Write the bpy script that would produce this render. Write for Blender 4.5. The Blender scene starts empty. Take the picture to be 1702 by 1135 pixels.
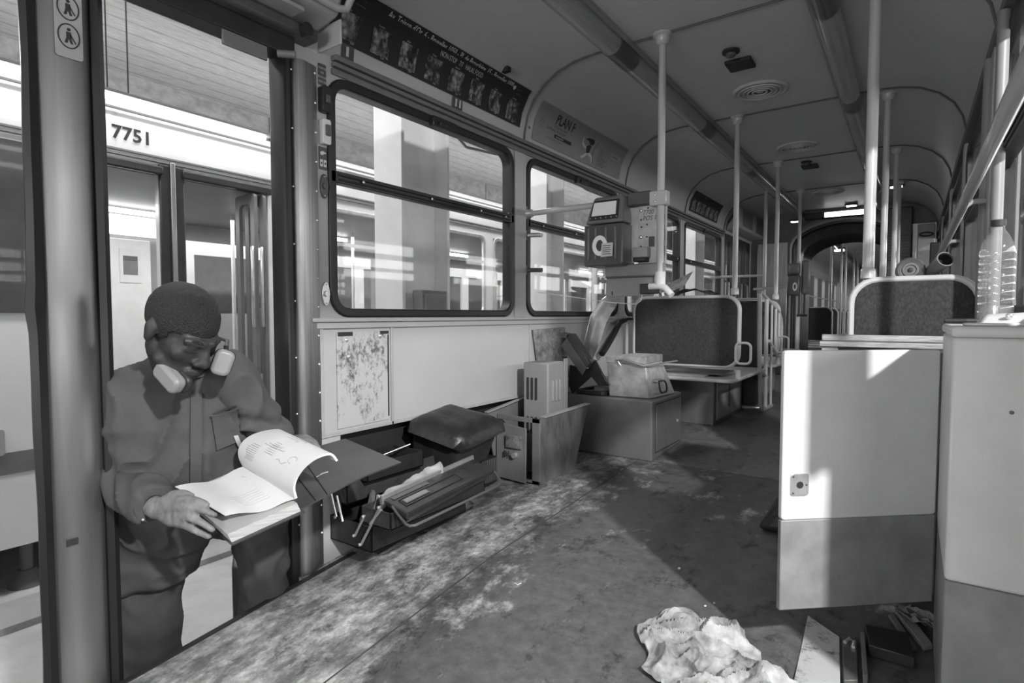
import bpy, bmesh, math, random
from mathutils import Vector, Matrix, noise
random.seed(7)
C = bpy.context.scene.collection
SC = bpy.context.scene
R = math.radians

# ------------------------------------------------------------------ camera
EYE = 0.95                                  # camera height over the door sill
cam_d = bpy.data.cameras.new('camera'); cam = bpy.data.objects.new('camera', cam_d); C.objects.link(cam)
cam_d.sensor_width = 36; cam_d.lens = 946/1702*36; cam_d.clip_start = .02; cam_d.clip_end = 200
cam.location = (0, 0, EYE); cam.rotation_euler = (R(90-2.63), 0, R(35.05))
cam_d.dof.use_dof = False
SC.camera = cam
# ------------------------------------------------------------------ world, exposure
W = bpy.data.worlds.new('world'); SC.world = W; W.use_nodes = True
W.node_tree.nodes['Background'].inputs[0].default_value = (1, 1, 1, 1)
W.node_tree.nodes['Background'].inputs[1].default_value = .115
SC.view_settings.view_transform = 'Standard'; SC.view_settings.look = 'None'
SC.view_settings.exposure = 0.28; SC.view_settings.gamma = 1; SC.view_settings.use_curve_mapping = False
# ------------------------------------------------------------------ depot lamps and added fill lights
def area(name, loc, size, power, to=None, rot=None, spread=180):
    l = bpy.data.lights.new(name, 'AREA'); l.shape = 'RECTANGLE'; l.size, l.size_y = size; l.energy = power; l.spread = R(spread)
    o = bpy.data.objects.new(name, l); C.objects.link(o); o.location = loc
    if to is not None: o.rotation_euler = (Vector(to)-Vector(loc)).to_track_quat('-Z', 'Y').to_euler()
    if rot is not None: o.rotation_euler = rot
    return o
# flood lamp of the workshop, shining in through the windscreen behind the camera
area("workshop_flood_lamp", (1.93, -.2, 2.6), (.12, .12), 185, to=(-.9, 2.0, .4))
# rows of strip lamps over the lanes left of the tram
area('lane_strip_lamps_left', (-3.55, 7.5, 3.6), (.5, 22), 330, rot=(0, 0, 0))
area('lane_strip_uplight', (-3.9, 7.5, 3.0), (.4, 22), 90, rot=(R(180), 0, 0))
area('far_lane_uplight', (-7.6, 7.5, 3.0), (.4, 22), 80, rot=(R(180), 0, 0))
area('lane_strip_lamps_far_left', (-7.6, 7.5, 3.6), (.5, 22), 480, rot=(0, 0, 0))
area('right_window_fill', (2.4, 7.0, 1.7), (.5, 20), 230, rot=(0, R(100), 0))  # added fill outside the right windows, tilted up at left wall and ceiling
area('other_tram_fill', (-5.6, 5.0, 1.9), (.5, 13), 150, rot=(0, 0, 0))  # added to brighten the inside of the other tram
area('windscreen_fill', (-.8, -2.6, 1.1), (1.5, .8), 58, to=(-.8, 2.5, 1.7))  # added fill from the front end, aimed up to lift the ceiling
# ------------------------------------------------------------------ materials
M = {}
def mat(name, v, rough=.6, metal=0, noise_amt=0, scale=8, bump=0, bscale=60, spec=.5, stretch=(1, 1, 1), emit=0, coat=0):
    m = bpy.data.materials.new(name); m.use_nodes = True; M[name] = m
    nt = m.node_tree; n = nt.nodes; b = n['Principled BSDF']
    b.inputs['Base Color'].default_value = (v, v, v, 1); b.inputs['Roughness'].default_value = rough
    b.inputs['Metallic'].default_value = metal; b.inputs['Specular IOR Level'].default_value = spec
    b.inputs['Coat Weight'].default_value = coat
    if emit: b.inputs['Emission Color'].default_value = (1, 1, 1, 1); b.inputs['Emission Strength'].default_value = emit
    tc = n.new('ShaderNodeTexCoord'); mp = n.new('ShaderNodeMapping'); mp.inputs['Scale'].default_value = stretch
    nt.links.new(tc.outputs['Object'], mp.inputs[0])
    if noise_amt:
        t = n.new('ShaderNodeTexNoise'); t.inputs['Scale'].default_value = scale; t.inputs['Detail'].default_value = 6; t.inputs['Roughness'].default_value = .62
        cr = n.new('ShaderNodeMapRange'); cr.inputs[1].default_value = .3; cr.inputs[2].default_value = .7
        cr.inputs[3].default_value = v*(1-noise_amt); cr.inputs[4].default_value = min(1, v*(1+noise_amt))
        nt.links.new(mp.outputs[0], t.inputs[0]); nt.links.new(t.outputs[0], cr.inputs[0]); nt.links.new(cr.outputs[0], b.inputs['Base Color'])
    if bump:
        t2 = n.new('ShaderNodeTexNoise'); t2.inputs['Scale'].default_value = bscale; t2.inputs['Detail'].default_value = 4
        bp = n.new('ShaderNodeBump'); bp.inputs['Strength'].default_value = bump; bp.inputs['Distance'].default_value = .01
        nt.links.new(mp.outputs[0], t2.inputs[0]); nt.links.new(t2.outputs[0], bp.inputs['Height']); nt.links.new(bp.outputs[0], b.inputs['Normal'])
    return m
mat('cream', .385, .45, noise_amt=.06, scale=3)
mat('ceiling_paint', .50, .42, noise_amt=.05, scale=2)
mat('white_paint', .58, .45, noise_amt=.08, scale=5)
mat('lower_grey', .23, .5, noise_amt=.3, scale=7)
mat('crate_steel', .13, .5, metal=.2, noise_amt=.5, scale=9, stretch=(1, 2, .6))
mat('plate_metal', .48, .4, metal=.2, noise_amt=.25, scale=14)
mat('white_bright', .8, .5, noise_amt=.05, scale=3)
mat('grey_paint', .17, .45, noise_amt=.15, scale=10)
mat('housing_grey', .21, .45, noise_amt=.08, scale=7)
mat('strip_metal', .32, .4, metal=.3, noise_amt=.3, scale=10)
mat('mid_grey', .145, .45, noise_amt=.12, scale=9)
mat('light_grey', .34, .45, noise_amt=.1, scale=9)
mat('dark_grey', .075, .4, noise_amt=.3, scale=9)
mat('trim_line', .09, .5)
mat('black_rubber', .012, .42)
mat('black_paint', .022, .35, noise_amt=.3, scale=12)
mat('steel', .30, .33, metal=.9, noise_amt=.25, scale=4, stretch=(30, 30, .6), bump=.04, bscale=30)
mat('steel_post', .27, .34, metal=.85, noise_amt=.10, scale=3, stretch=(20, 20, .8), bump=.02, bscale=30)
mat('chrome', .7, .25, metal=.7)
mat('alu', .6, .3, metal=.7, noise_amt=.2, scale=12)
mat('galvanised', .30, .45, metal=.35, noise_amt=.35, scale=14, bump=.15, bscale=20)
mat('pole_paint', .46, .3, noise_amt=.05, scale=4, coat=.3)
mat('tube_cover', .34, .25, noise_amt=.18, scale=4, stretch=(20, .7, 20), coat=.4)
mat('tube_joint', .10, .3, noise_amt=.3, scale=8, coat=.3)
mat('seat_shell', .50, .35, noise_amt=.1, scale=6)
mat('leather', .022, .38, noise_amt=.35, scale=9, bump=.25, bscale=35)
mat('poster_dark', .03, .65, spec=.3); mat('poster_grey', .27, .55, noise_amt=.06); mat('ink', .02, .6); mat('print_light', .6, .55)
mat('paper', .56, .7, noise_amt=.04, scale=10); mat('paper_edge', .5, .7, noise_amt=.4, scale=90, stretch=(.1, .1, 8))
mat('binder_cover', .055, .42, noise_amt=.15, scale=15)
mat('jacket', .058, .85, noise_amt=.25, scale=5, bump=.8, bscale=8)
mat('trousers', .045, .85, noise_amt=.3, scale=5, bump=.9, bscale=9)
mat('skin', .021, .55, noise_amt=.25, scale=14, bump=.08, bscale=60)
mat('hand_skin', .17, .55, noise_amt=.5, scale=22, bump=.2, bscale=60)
mat('hair', .011, .65, noise_amt=.6, scale=160, bump=.9, bscale=260)
mat('muff', .2, .45, noise_amt=.05); mat('muff_dark', .02, .5)
mat('plastic_grey', .14, .35, noise_amt=.06); mat('plastic_dark', .07, .32, noise_amt=.06); mat('plastic_white', .6, .3)
mat('screen', .45, .15, emit=.12)
mat('toolbox', .02, .3, noise_amt=.35, scale=16, coat=.2); mat('toolbox_lid', .05, .28, noise_amt=.3, scale=16, coat=.3)
mat('cloth', .30, .9, noise_amt=.75, scale=13, bump=.6, bscale=30)
mat('wood', .34, .6, noise_amt=.5, scale=14, stretch=(1, 14, 14))
mat('shoe', .02, .5)
mat('concrete', .30, .85, noise_amt=.4, scale=3, bump=.5, bscale=9, stretch=(.6, 8, 1))
mat('ground', .42, .8, noise_amt=.25, scale=2.2, bump=.2)
mat('lamp', 1, .5, emit=7)
mat('lamp_soft', .9, .5, emit=2.2)
mat('void', .012, .8)
mat('tram_dark', .05, .3, noise_amt=.3, scale=5, coat=.3)
mat('tram_white', .72, .3, noise_amt=.05, scale=2, coat=.4)
mat('tram_inner', .22, .5, noise_amt=.1, scale=3)

def glass(name, gl=.10, dirt=.05, tint=1.0):
    m = bpy.data.materials.new(name); m.use_nodes = True; M[name] = m
    nt = m.node_tree; n = nt.nodes; n.remove(n['Principled BSDF']); out = n['Material Output']
    tr = n.new('ShaderNodeBsdfTransparent'); tr.inputs[0].default_value = (tint, tint, tint, 1)
    g = n.new('ShaderNodeBsdfGlossy'); g.inputs['Roughness'].default_value = .03
    d = n.new('ShaderNodeBsdfDiffuse'); d.inputs[0].default_value = (.8, .8, .8, 1)
    lw = n.new('ShaderNodeLayerWeight'); lw.inputs[0].default_value = .5
    fr = n.new('ShaderNodeMath'); fr.operation = 'POWER'; fr.inputs[1].default_value = 5; nt.links.new(lw.outputs['Facing'], fr.inputs[0])
    ad = n.new('ShaderNodeMath'); ad.operation = 'MULTIPLY_ADD'; ad.inputs[1].default_value = .5; ad.inputs[2].default_value = gl*.25
    m1 = n.new('ShaderNodeMixShader'); m2 = n.new('ShaderNodeMixShader')
    tc = n.new('ShaderNodeTexCoord'); t = n.new('ShaderNodeTexNoise'); t.inputs['Scale'].default_value = 5; t.inputs['Detail'].default_value = 8
    mr = n.new('ShaderNodeMapRange'); mr.inputs[1].default_value = .45; mr.inputs[2].default_value = .75; mr.inputs[3].default_value = dirt*.4; mr.inputs[4].default_value = dirt*2.5
    L = nt.links.new
    L(tc.outputs['Object'], t.inputs[0]); L(t.outputs[0], mr.inputs[0])
    L(fr.outputs[0], ad.inputs[0]); L(ad.outputs[0], m1.inputs[0]); L(tr.outputs[0], m1.inputs[1]); L(g.outputs[0], m1.inputs[2])
    L(mr.outputs[0], m2.inputs[0]); L(m1.outputs[0], m2.inputs[1]); L(d.outputs[0], m2.inputs[2]); L(m2.outputs[0], out.inputs[0])
glass('glass', .1, .035); glass('bottle_plastic', .3, .12, .92); glass('dark_glass', .3, .05, .5); glass('perspex', .3, .10, .8)

def node_mat(name, fn, rough=.6, metal=0):
    """material whose base colour comes from a node built by fn(nt, objcoord_socket) -> value socket"""
    m = bpy.data.materials.new(name); m.use_nodes = True; M[name] = m
    nt = m.node_tree; b = nt.nodes['Principled BSDF']; b.inputs['Roughness'].default_value = rough; b.inputs['Metallic'].default_value = metal
    tc = nt.nodes.new('ShaderNodeTexCoord')
    s = fn(nt, tc.outputs['Object'], b); nt.links.new(s, b.inputs['Base Color']); return m
def n_noise(nt, co, scale, detail=6, st=(1, 1, 1), rough=.6):
    mp = nt.nodes.new('ShaderNodeMapping'); mp.inputs['Scale'].default_value = st; nt.links.new(co, mp.inputs[0])
    t = nt.nodes.new('ShaderNodeTexNoise'); t.inputs['Scale'].default_value = scale; t.inputs['Detail'].default_value = detail; t.inputs['Roughness'].default_value = rough
    nt.links.new(mp.outputs[0], t.inputs[0]); return t.outputs[0]
def n_range(nt, s, a, b, c, d):
    r = nt.nodes.new('ShaderNodeMapRange'); nt.links.new(s, r.inputs[0])
    for i, v in enumerate((a, b, c, d)): r.inputs[i+1].default_value = v
    return r.outputs[0]
def n_math(nt, op, a, b=0):
    r = nt.nodes.new('ShaderNodeMath'); r.operation = op
    for i, v in enumerate((a, b)):
        if isinstance(v, (int, float)): r.inputs[i].default_value = v
        else: nt.links.new(v, r.inputs[i])
    return r.outputs[0]
def floor_fn(nt, co, b):
    sx = nt.nodes.new('ShaderNodeSeparateXYZ'); nt.links.new(co, sx.inputs[0])
    fine = n_noise(nt, co, 22, 8, (1, 1, 1), .75); mid = n_noise(nt, co, 2.4, 9, (1.6, 1, 1), .7); streak = n_noise(nt, co, 4.5, 9, (1.9, .9, 1), .78)
    base = n_range(nt, fine, .3, .7, .05, .135)
    wob = n_math(nt, 'ADD', sx.outputs[0], n_range(nt, mid, .3, .7, -.28, .28))
    # bare, worn aluminium and the light on it, both in colour, door side of seam
    near = n_range(nt, sx.outputs[1], 3.3, 3.0, 0, 1)
    side = n_math(nt, 'MULTIPLY', n_range(nt, wob, -1.17, -1.32, 0, 1), near)
    worn = n_math(nt, 'MULTIPLY', side, n_range(nt, streak, .42, .60, .12, 1))
    patch = n_range(nt, mid, .58, .66, 0, .7)
    w = n_math(nt, 'MAXIMUM', worn, n_math(nt, 'MULTIPLY', patch, near))
    light = n_range(nt, fine, .3, .7, .18, .75)
    mix = n_math(nt, 'ADD', n_math(nt, 'MULTIPLY', base, n_math(nt, 'SUBTRACT', 1, w)), n_math(nt, 'MULTIPLY', light, w))
    mix = n_math(nt, 'MULTIPLY', mix, n_range(nt, sx.outputs[1], 3.05, 3.07, 1, 1.7))
    # dark oily blotches
    blot = n_range(nt, n_noise(nt, co, 7, 9, (1.4, 1, 1), .8), .55, .62, 1, .42)
    nt.links.new(n_range(nt, fine, .3, .7, .42, .68), b.inputs['Roughness'])
    bp = nt.nodes.new('ShaderNodeBump'); bp.inputs['Strength'].default_value = .35; bp.inputs['Distance'].default_value = .006
    nt.links.new(fine, bp.inputs['Height']); nt.links.new(bp.outputs[0], b.inputs['Normal'])
    return n_math(nt, 'MULTIPLY', mix, blot)
node_mat('floor_mat', floor_fn)
def rust_fn(nt, co, b):
    a = n_noise(nt, co, 26, 12, (1, 1.6, 1), .85); c = n_noise(nt, co, 7, 6, (1, 1, .7), .6)
    s = n_math(nt, 'ADD', n_math(nt, 'MULTIPLY', a, .65), n_math(nt, 'MULTIPLY', c, .35))
    return n_range(nt, s, .41, .485, .07, .42)
node_mat('scuffed', rust_fn, .5)
def mottle_fn(nt, co, b):
    a = n_noise(nt, co, 14, 10, (1, 1, 1), .8)
    return n_range(nt, a, .38, .6, .05, .26)
node_mat('mottled', mottle_fn, .5)
def fabric_fn(nt, co, b):
    v = n_range(nt, n_noise(nt, co, 150, 2, (1, 1, .5)), .35, .65, .7, 1.25)
    a = n_noise(nt, co, 30, 5)
    bp = nt.nodes.new('ShaderNodeBump'); bp.inputs['Strength'].default_value = .4; bp.inputs['Distance'].default_value = .003
    nt.links.new(a, bp.inputs['Height']); nt.links.new(bp.outputs[0], b.inputs['Normal'])
    return n_math(nt, 'MULTIPLY', v, n_range(nt, a, .3, .7, .034, .048))
node_mat('fabric', fabric_fn, .95)
def board_fn(nt, co, b):
    sx = nt.nodes.new('ShaderNodeSeparateXYZ'); nt.links.new(co, sx.inputs[0])
    w = n_math(nt, 'SINE', n_math(nt, 'MULTIPLY', sx.outputs[0], 21)); w = n_range(nt, w, .9, 1, 1, .65)
    a = n_range(nt, n_noise(nt, co, 7, 8, (6, .6, 1), .7), .35, .65, .30, .5)
    return n_math(nt, 'MULTIPLY', a, w)
node_mat('board_concrete', board_fn, .85)

# ------------------------------------------------------------------ mesh builder
def rotz(a): return Matrix.Rotation(a, 4, 'Z')
def frame(o, x, y, z):
    m = Matrix((( *x, 0), (*y, 0), (*z, 0), (0, 0, 0, 1))).transposed(); m.translation = Vector(o); return m
class MB:
    def __init__(s): s.v = []; s.f = []
    def add(s, vs, fs, m=None):
        k = len(s.v); s.v += [(m @ Vector(v)) if m else Vector(v) for v in vs]; s.f += [tuple(i+k for i in f) for f in fs]; return s
    def box(s, a, b, m=None):
        (x0, y0, z0), (x1, y1, z1) = a, b
        x0, x1 = sorted((x0, x1)); y0, y1 = sorted((y0, y1)); z0, z1 = sorted((z0, z1))
        return s.hexa([(x0, y0, z0), (x1, y0, z0), (x1, y1, z0), (x0, y1, z0)], [(x0, y0, z1), (x1, y0, z1), (x1, y1, z1), (x0, y1, z1)], m)
    def hexa(s, lo, hi, m=None):
        return s.add(list(lo)+list(hi), [(3, 2, 1, 0), (4, 5, 6, 7), (0, 1, 5, 4), (1, 2, 6, 5), (2, 3, 7, 6), (3, 0, 4, 7)], m)
    def cyl(s, p0, p1, r0, r1=None, n=16, cap=True):
        return s.tube([p0, p1], r0, n, cap, radii=[r0, r0 if r1 is None else r1])
    def tube(s, pts, r, n=10, cap=True, radii=None, closed=False):
        pts = [Vector(p) for p in pts]; N = len(pts); rings = []; prev = None
        for i, p in enumerate(pts):
            if closed: d = pts[(i+1) % N]-pts[i-1]
            else: d = (pts[min(i+1, N-1)]-pts[max(i-1, 0)])
            d.normalize()
            if prev is None:
                a = Vector((0, 0, 1)) if abs(d.z) < .9 else Vector((1, 0, 0)); u = d.cross(a).normalized()
            else:
                u = (prev-d*prev.dot(d)).normalized()
            prev = u; w = d.cross(u); rr = radii[i] if radii else r
            rings.append([p+(u*math.cos(2*math.pi*k/n)+w*math.sin(2*math.pi*k/n))*rr for k in range(n)])
        vs = [v for rg in rings for v in rg]; fs = []
        for i in range(N if closed else N-1):
            j = (i+1) % N
            for k in range(n): fs.append((i*n+k, i*n+(k+1) % n, j*n+(k+1) % n, j*n+k))
        if cap and not closed: fs += [tuple(range(n-1, -1, -1)), tuple((N-1)*n+k for k in range(n))]
        return s.add(vs, fs)
    def lathe(s, prof, m=None, n=24):
        vs = []; fs = []
        for r, z in prof: vs += [(r*math.cos(2*math.pi*k/n), r*math.sin(2*math.pi*k/n), z) for k in range(n)]
        for i in range(len(prof)-1):
            for k in range(n): fs.append((i*n+k, i*n+(k+1) % n, (i+1)*n+(k+1) % n, (i+1)*n+k))
        fs += [tuple(range(n-1, -1, -1)), tuple((len(prof)-1)*n+k for k in range(n))]
        return s.add(vs, fs, m)
    def prism(s, poly, z0, z1, m=None):
        n = len(poly); vs = [(x, y, z0) for x, y in poly]+[(x, y, z1) for x, y in poly]
        fs = [tuple(range(n-1, -1, -1)), tuple(range(n, 2*n))]+[(i, (i+1) % n, n+(i+1) % n, n+i) for i in range(n)]
        return s.add(vs, fs, m)
    def ringprism(s, outer, inner, z0, z1, m=None):
        n = len(outer); vs = [(x, y, z) for z in (z0, z1) for pl in (outer, inner) for x, y in pl]; fs = []
        for i in range(n):
            j = (i+1) % n; o0, i0, o1, i1 = 0, n, 2*n, 3*n
            fs += [(o0+i, i0+i, i0+j, o0+j), (o1+i, o1+j, i1+j, i1+i), (o0+i, o0+j, o1+j, o1+i), (i0+i, i1+i, i1+j, i0+j)]
        return s.add(vs, fs, m)
    def grid(s, rows, th=0):
        """surface through rows of points; th gives it thickness along -normal"""
        nr, nc = len(rows), len(rows[0]); P = [[Vector(p) for p in r] for r in rows]
        vs = [p for r in P for p in r]; fs = [(i*nc+j, i*nc+j+1, (i+1)*nc+j+1, (i+1)*nc+j) for i in range(nr-1) for j in range(nc-1)]
        if th:
            k = len(vs); low = []
            for i in range(nr):
                for j in range(nc):
                    a = P[min(i+1, nr-1)][j]-P[max(i-1, 0)][j]; b = P[i][min(j+1, nc-1)]-P[i][max(j-1, 0)]
                    nn = b.cross(a); nn.normalize(); low.append(P[i][j]-nn*th)
            vs += low; fs += [tuple(k+q for q in reversed(f)) for f in fs[:]]
            per = [(0, j) for j in range(nc)]+[(i, nc-1) for i in range(1, nr)]+[(nr-1, j) for j in range(nc-2, -1, -1)]+[(i, 0) for i in range(nr-2, 0, -1)]
            ix = [i*nc+j for i, j in per]
            for a in range(len(ix)): b = (a+1) % len(ix); fs.append((ix[b], ix[a], k+ix[a], k+ix[b]))
        return s.add(vs, fs)
    def ell(s, c, r, m=None, nu=16, nv=12):
        vs = [(0, 0, 1)]; fs = []
        for i in range(1, nv):
            th = math.pi*i/nv
            vs += [(math.sin(th)*math.cos(2*math.pi*k/nu), math.sin(th)*math.sin(2*math.pi*k/nu), math.cos(th)) for k in range(nu)]
        vs.append((0, 0, -1))
        for k in range(nu): fs.append((0, 1+k, 1+(k+1) % nu))
        for i in range(nv-2):
            for k in range(nu): a = 1+i*nu; fs.append((a+k, a+nu+k, a+nu+(k+1) % nu, a+(k+1) % nu))
        a = 1+(nv-2)*nu
        for k in range(nu): fs.append((a+k, len(vs)-1, a+(k+1) % nu))
        mm = Matrix.Translation(Vector(c)) @ (Matrix.Diagonal((*r, 1)))
        if m: mm = m @ mm
        return s.add(vs, fs, mm)
    def cap(s, p0, p1, r0, r1=None, n=14):
        p0, p1 = Vector(p0), Vector(p1); r1 = r0 if r1 is None else r1
        d = (p1-p0).normalized(); pts = []; rad = []
        for k in range(1, 5): a = math.pi/2*(1-k/5); pts.append(p0-d*r0*math.sin(a)); rad.append(r0*math.cos(a))
        pts += [p0, p1]; rad += [r0, r1]
        for k in range(4, 0, -1): a = math.pi/2*(1-k/5); pts.append(p1+d*r1*math.sin(a)); rad.append(r1*math.cos(a))
        # keep the profile pieces in order along d
        return s.tube(pts, 0, n, True, radii=rad)
    def build(s, name, material, parent=None, bevel=0, smooth=None, seg=2, sub=0, origin=None, angle=35):
        me = bpy.data.meshes.new(name)
        off = Vector((0, 0, 0))
        if parent is not None: off = world_origin(parent)
        elif origin is not None: off = Vector(origin)
        else:
            xs = [v.x for v in s.v]; ys = [v.y for v in s.v]; off = Vector(((min(xs)+max(xs))/2, (min(ys)+max(ys))/2, min(v.z for v in s.v)))
        me.from_pydata([v-off for v in s.v], [], s.f); me.update()
        bm = bmesh.new(); bm.from_mesh(me); bmesh.ops.recalc_face_normals(bm, faces=bm.faces); bm.to_mesh(me); bm.free()
        o = bpy.data.objects.new(name, me); C.objects.link(o)
        if parent is not None: o.parent = parent
        else: o.location = off
        me.materials.append(M[material] if isinstance(material, str) else material)
        if bevel:
            b = o.modifiers.new('bevel', 'BEVEL'); b.width = bevel; b.segments = seg; b.limit_method = 'ANGLE'; b.angle_limit = R(angle)
        if sub: q = o.modifiers.new('sub', 'SUBSURF'); q.levels = sub; q.render_levels = sub
        if smooth is None: smooth = True
        if smooth: me.shade_smooth(); set_auto(me, 40)
        return o
def set_auto(me, ang):
    bm = bmesh.new(); bm.from_mesh(me)
    for e in bm.edges:
        if len(e.link_faces) == 2 and e.calc_face_angle(0) > R(ang): e.smooth = False
    bm.to_mesh(me); bm.free()
def world_origin(o):
    v = Vector(o.location)
    while o.parent: o = o.parent; v += Vector(o.location)
    return v
def tag(o, label, cat, group=None, kind=None):
    if label: o['label'] = label
    if cat: o['category'] = cat
    if group: o['group'] = group
    if kind: o['kind'] = kind
    return o
def thing(name, loc, label, cat, group=None):
    o = bpy.data.objects.new(name, None); C.objects.link(o); o.location = loc; o.empty_display_size = .1
    return tag(o, label, cat, group)
def struct(o): o['kind'] = 'structure'; return o
def copy_tree(o, parent=None):
    c = o.copy(); C.objects.link(c); c.parent = parent
    for ch in [x for x in C.objects if x.parent == o]: copy_tree(ch, c)
    return c
def rrect(x0, y0, x1, y1, r, n=6):
    pts = []
    for cx, cy, a0 in ((x1-r, y1-r, 0), (x0+r, y1-r, 90), (x0+r, y0+r, 180), (x1-r, y0+r, 270)):
        for k in range(n+1): a = R(a0+90*k/n); pts.append((cx+r*math.cos(a), cy+r*math.sin(a)))
    return pts
def YZ(x): return frame((x, 0, 0), (0, 1, 0), (0, 0, 1), (1, 0, 0))       # local (u,v,w) -> (w=x, u=y, v=z)
def XZ(y): return frame((0, y, 0), (1, 0, 0), (0, 0, 1), (0, -1, 0))      # local (u,v,w) -> (x, z), w towards -Y
def XY(z): return Matrix.Translation((0, 0, z))
def text_mesh(txt, size, align='LEFT', ext=0.0, xs=1.0, bold=0):
    cu = bpy.data.curves.new('t', 'FONT'); cu.body = txt; cu.size = size; cu.align_x = align; cu.extrude = ext; cu.resolution_u = 2; cu.offset = bold
    o = bpy.data.objects.new('t', cu); C.objects.link(o); dg = bpy.context.evaluated_depsgraph_get(); dg.update()
    me = bpy.data.meshes.new_from_object(o.evaluated_get(dg)); vs = [(v.co.x*xs, v.co.y, v.co.z) for v in me.vertices]; fs = [tuple(p.vertices) for p in me.polygons]
    bpy.data.objects.remove(o); bpy.data.curves.remove(cu); bpy.data.meshes.remove(me); return vs, fs
def remesh(mb, voxel, smooth=3, fold=None):
    """union of overlapping closed shapes as one continuous skin -> MB"""
    me = bpy.data.meshes.new('r'); me.from_pydata(mb.v, [], mb.f); me.update()
    bm = bmesh.new(); bm.from_mesh(me); bmesh.ops.recalc_face_normals(bm, faces=bm.faces); bm.to_mesh(me); bm.free()
    o = bpy.data.objects.new('r', me); C.objects.link(o)
    q = o.modifiers.new('r', 'REMESH'); q.mode = 'VOXEL'; q.voxel_size = voxel; q.adaptivity = 0
    if smooth: w = o.modifiers.new('s', 'SMOOTH'); w.factor = .5; w.iterations = smooth
    dg = bpy.context.evaluated_depsgraph_get(); dg.update()
    e = bpy.data.meshes.new_from_object(o.evaluated_get(dg))
    out = MB(); e.update()
    for v in e.vertices:
        p = v.co.copy()
        if fold: p += v.normal*fold(p)
        out.v.append(p)
    out.f = [tuple(p.vertices) for p in e.polygons]
    bpy.data.objects.remove(o); bpy.data.meshes.remove(me); bpy.data.meshes.remove(e)
    return out
def V(*a): return Vector(a)
def lerp(a, b, t): return Vector(a)*(1-t)+Vector(b)*t
# ================================================================== SETTING: the tram body
XL, XR, XC = -1.79, .23, -.78
FZ = [(-3, -.45), (.675, -.06), (1.2, 0), (1.66, .05), (2.86, .115), (4.0, .17), (30, .17)]
def fz(y):
    for (a, b), (c, d) in zip(FZ, FZ[1:]):
        if y <= c: return b+(d-b)*(max(y, a)-a)/(c-a)
    return .17
YE = 8.2
ys = [-2.4, 0, .3, .675, .95, 1.2, 1.43, 1.66, 2.2, 2.86, 3.4, 4.0, 5, YE]
mb = MB(); mb.grid([[(-1.75, y, fz(y)) for y in ys], [(XR+.02, y, fz(y)) for y in ys]], th=-.06)
mb.grid([[(-1.80, y, fz(y)) for y in ys[5:]], [(-1.75, y, fz(y)) for y in ys[5:]]], th=-.06)
fl = struct(mb.build('floor', 'floor_mat', origin=(0, 0, 0), smooth=False))
# seams: metal joint strip along the floor, step edge at the door, cross seam
mb = MB(); mb.grid([[(-1.262, y, fz(y)) for y in ys[:11]], [(-1.257, y, fz(y)) for y in ys[:11]]], th=.0015); o = struct(mb.build('trim_1', 'dark_grey', smooth=False))
mb = MB()
for a, b in ((-1.765, -1.745),): mb.grid([[(a, y, fz(y)+.004) for y in ys[1:7]], [(b, y, fz(y)+.004) for y in ys[1:7]]], th=-.05)
struct(mb.build('trim_2', 'ink', smooth=False))
mb = MB(); mb.grid([[(-1.25, 3.06, fz(3.06)+.002), (.2, 3.06, fz(3.06)+.002)], [(-1.25, 3.066, fz(3.066)+.002), (.2, 3.066, fz(3.066)+.002)]], th=.003); struct(mb.build('trim_3', 'dark_grey', smooth=False))

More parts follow.
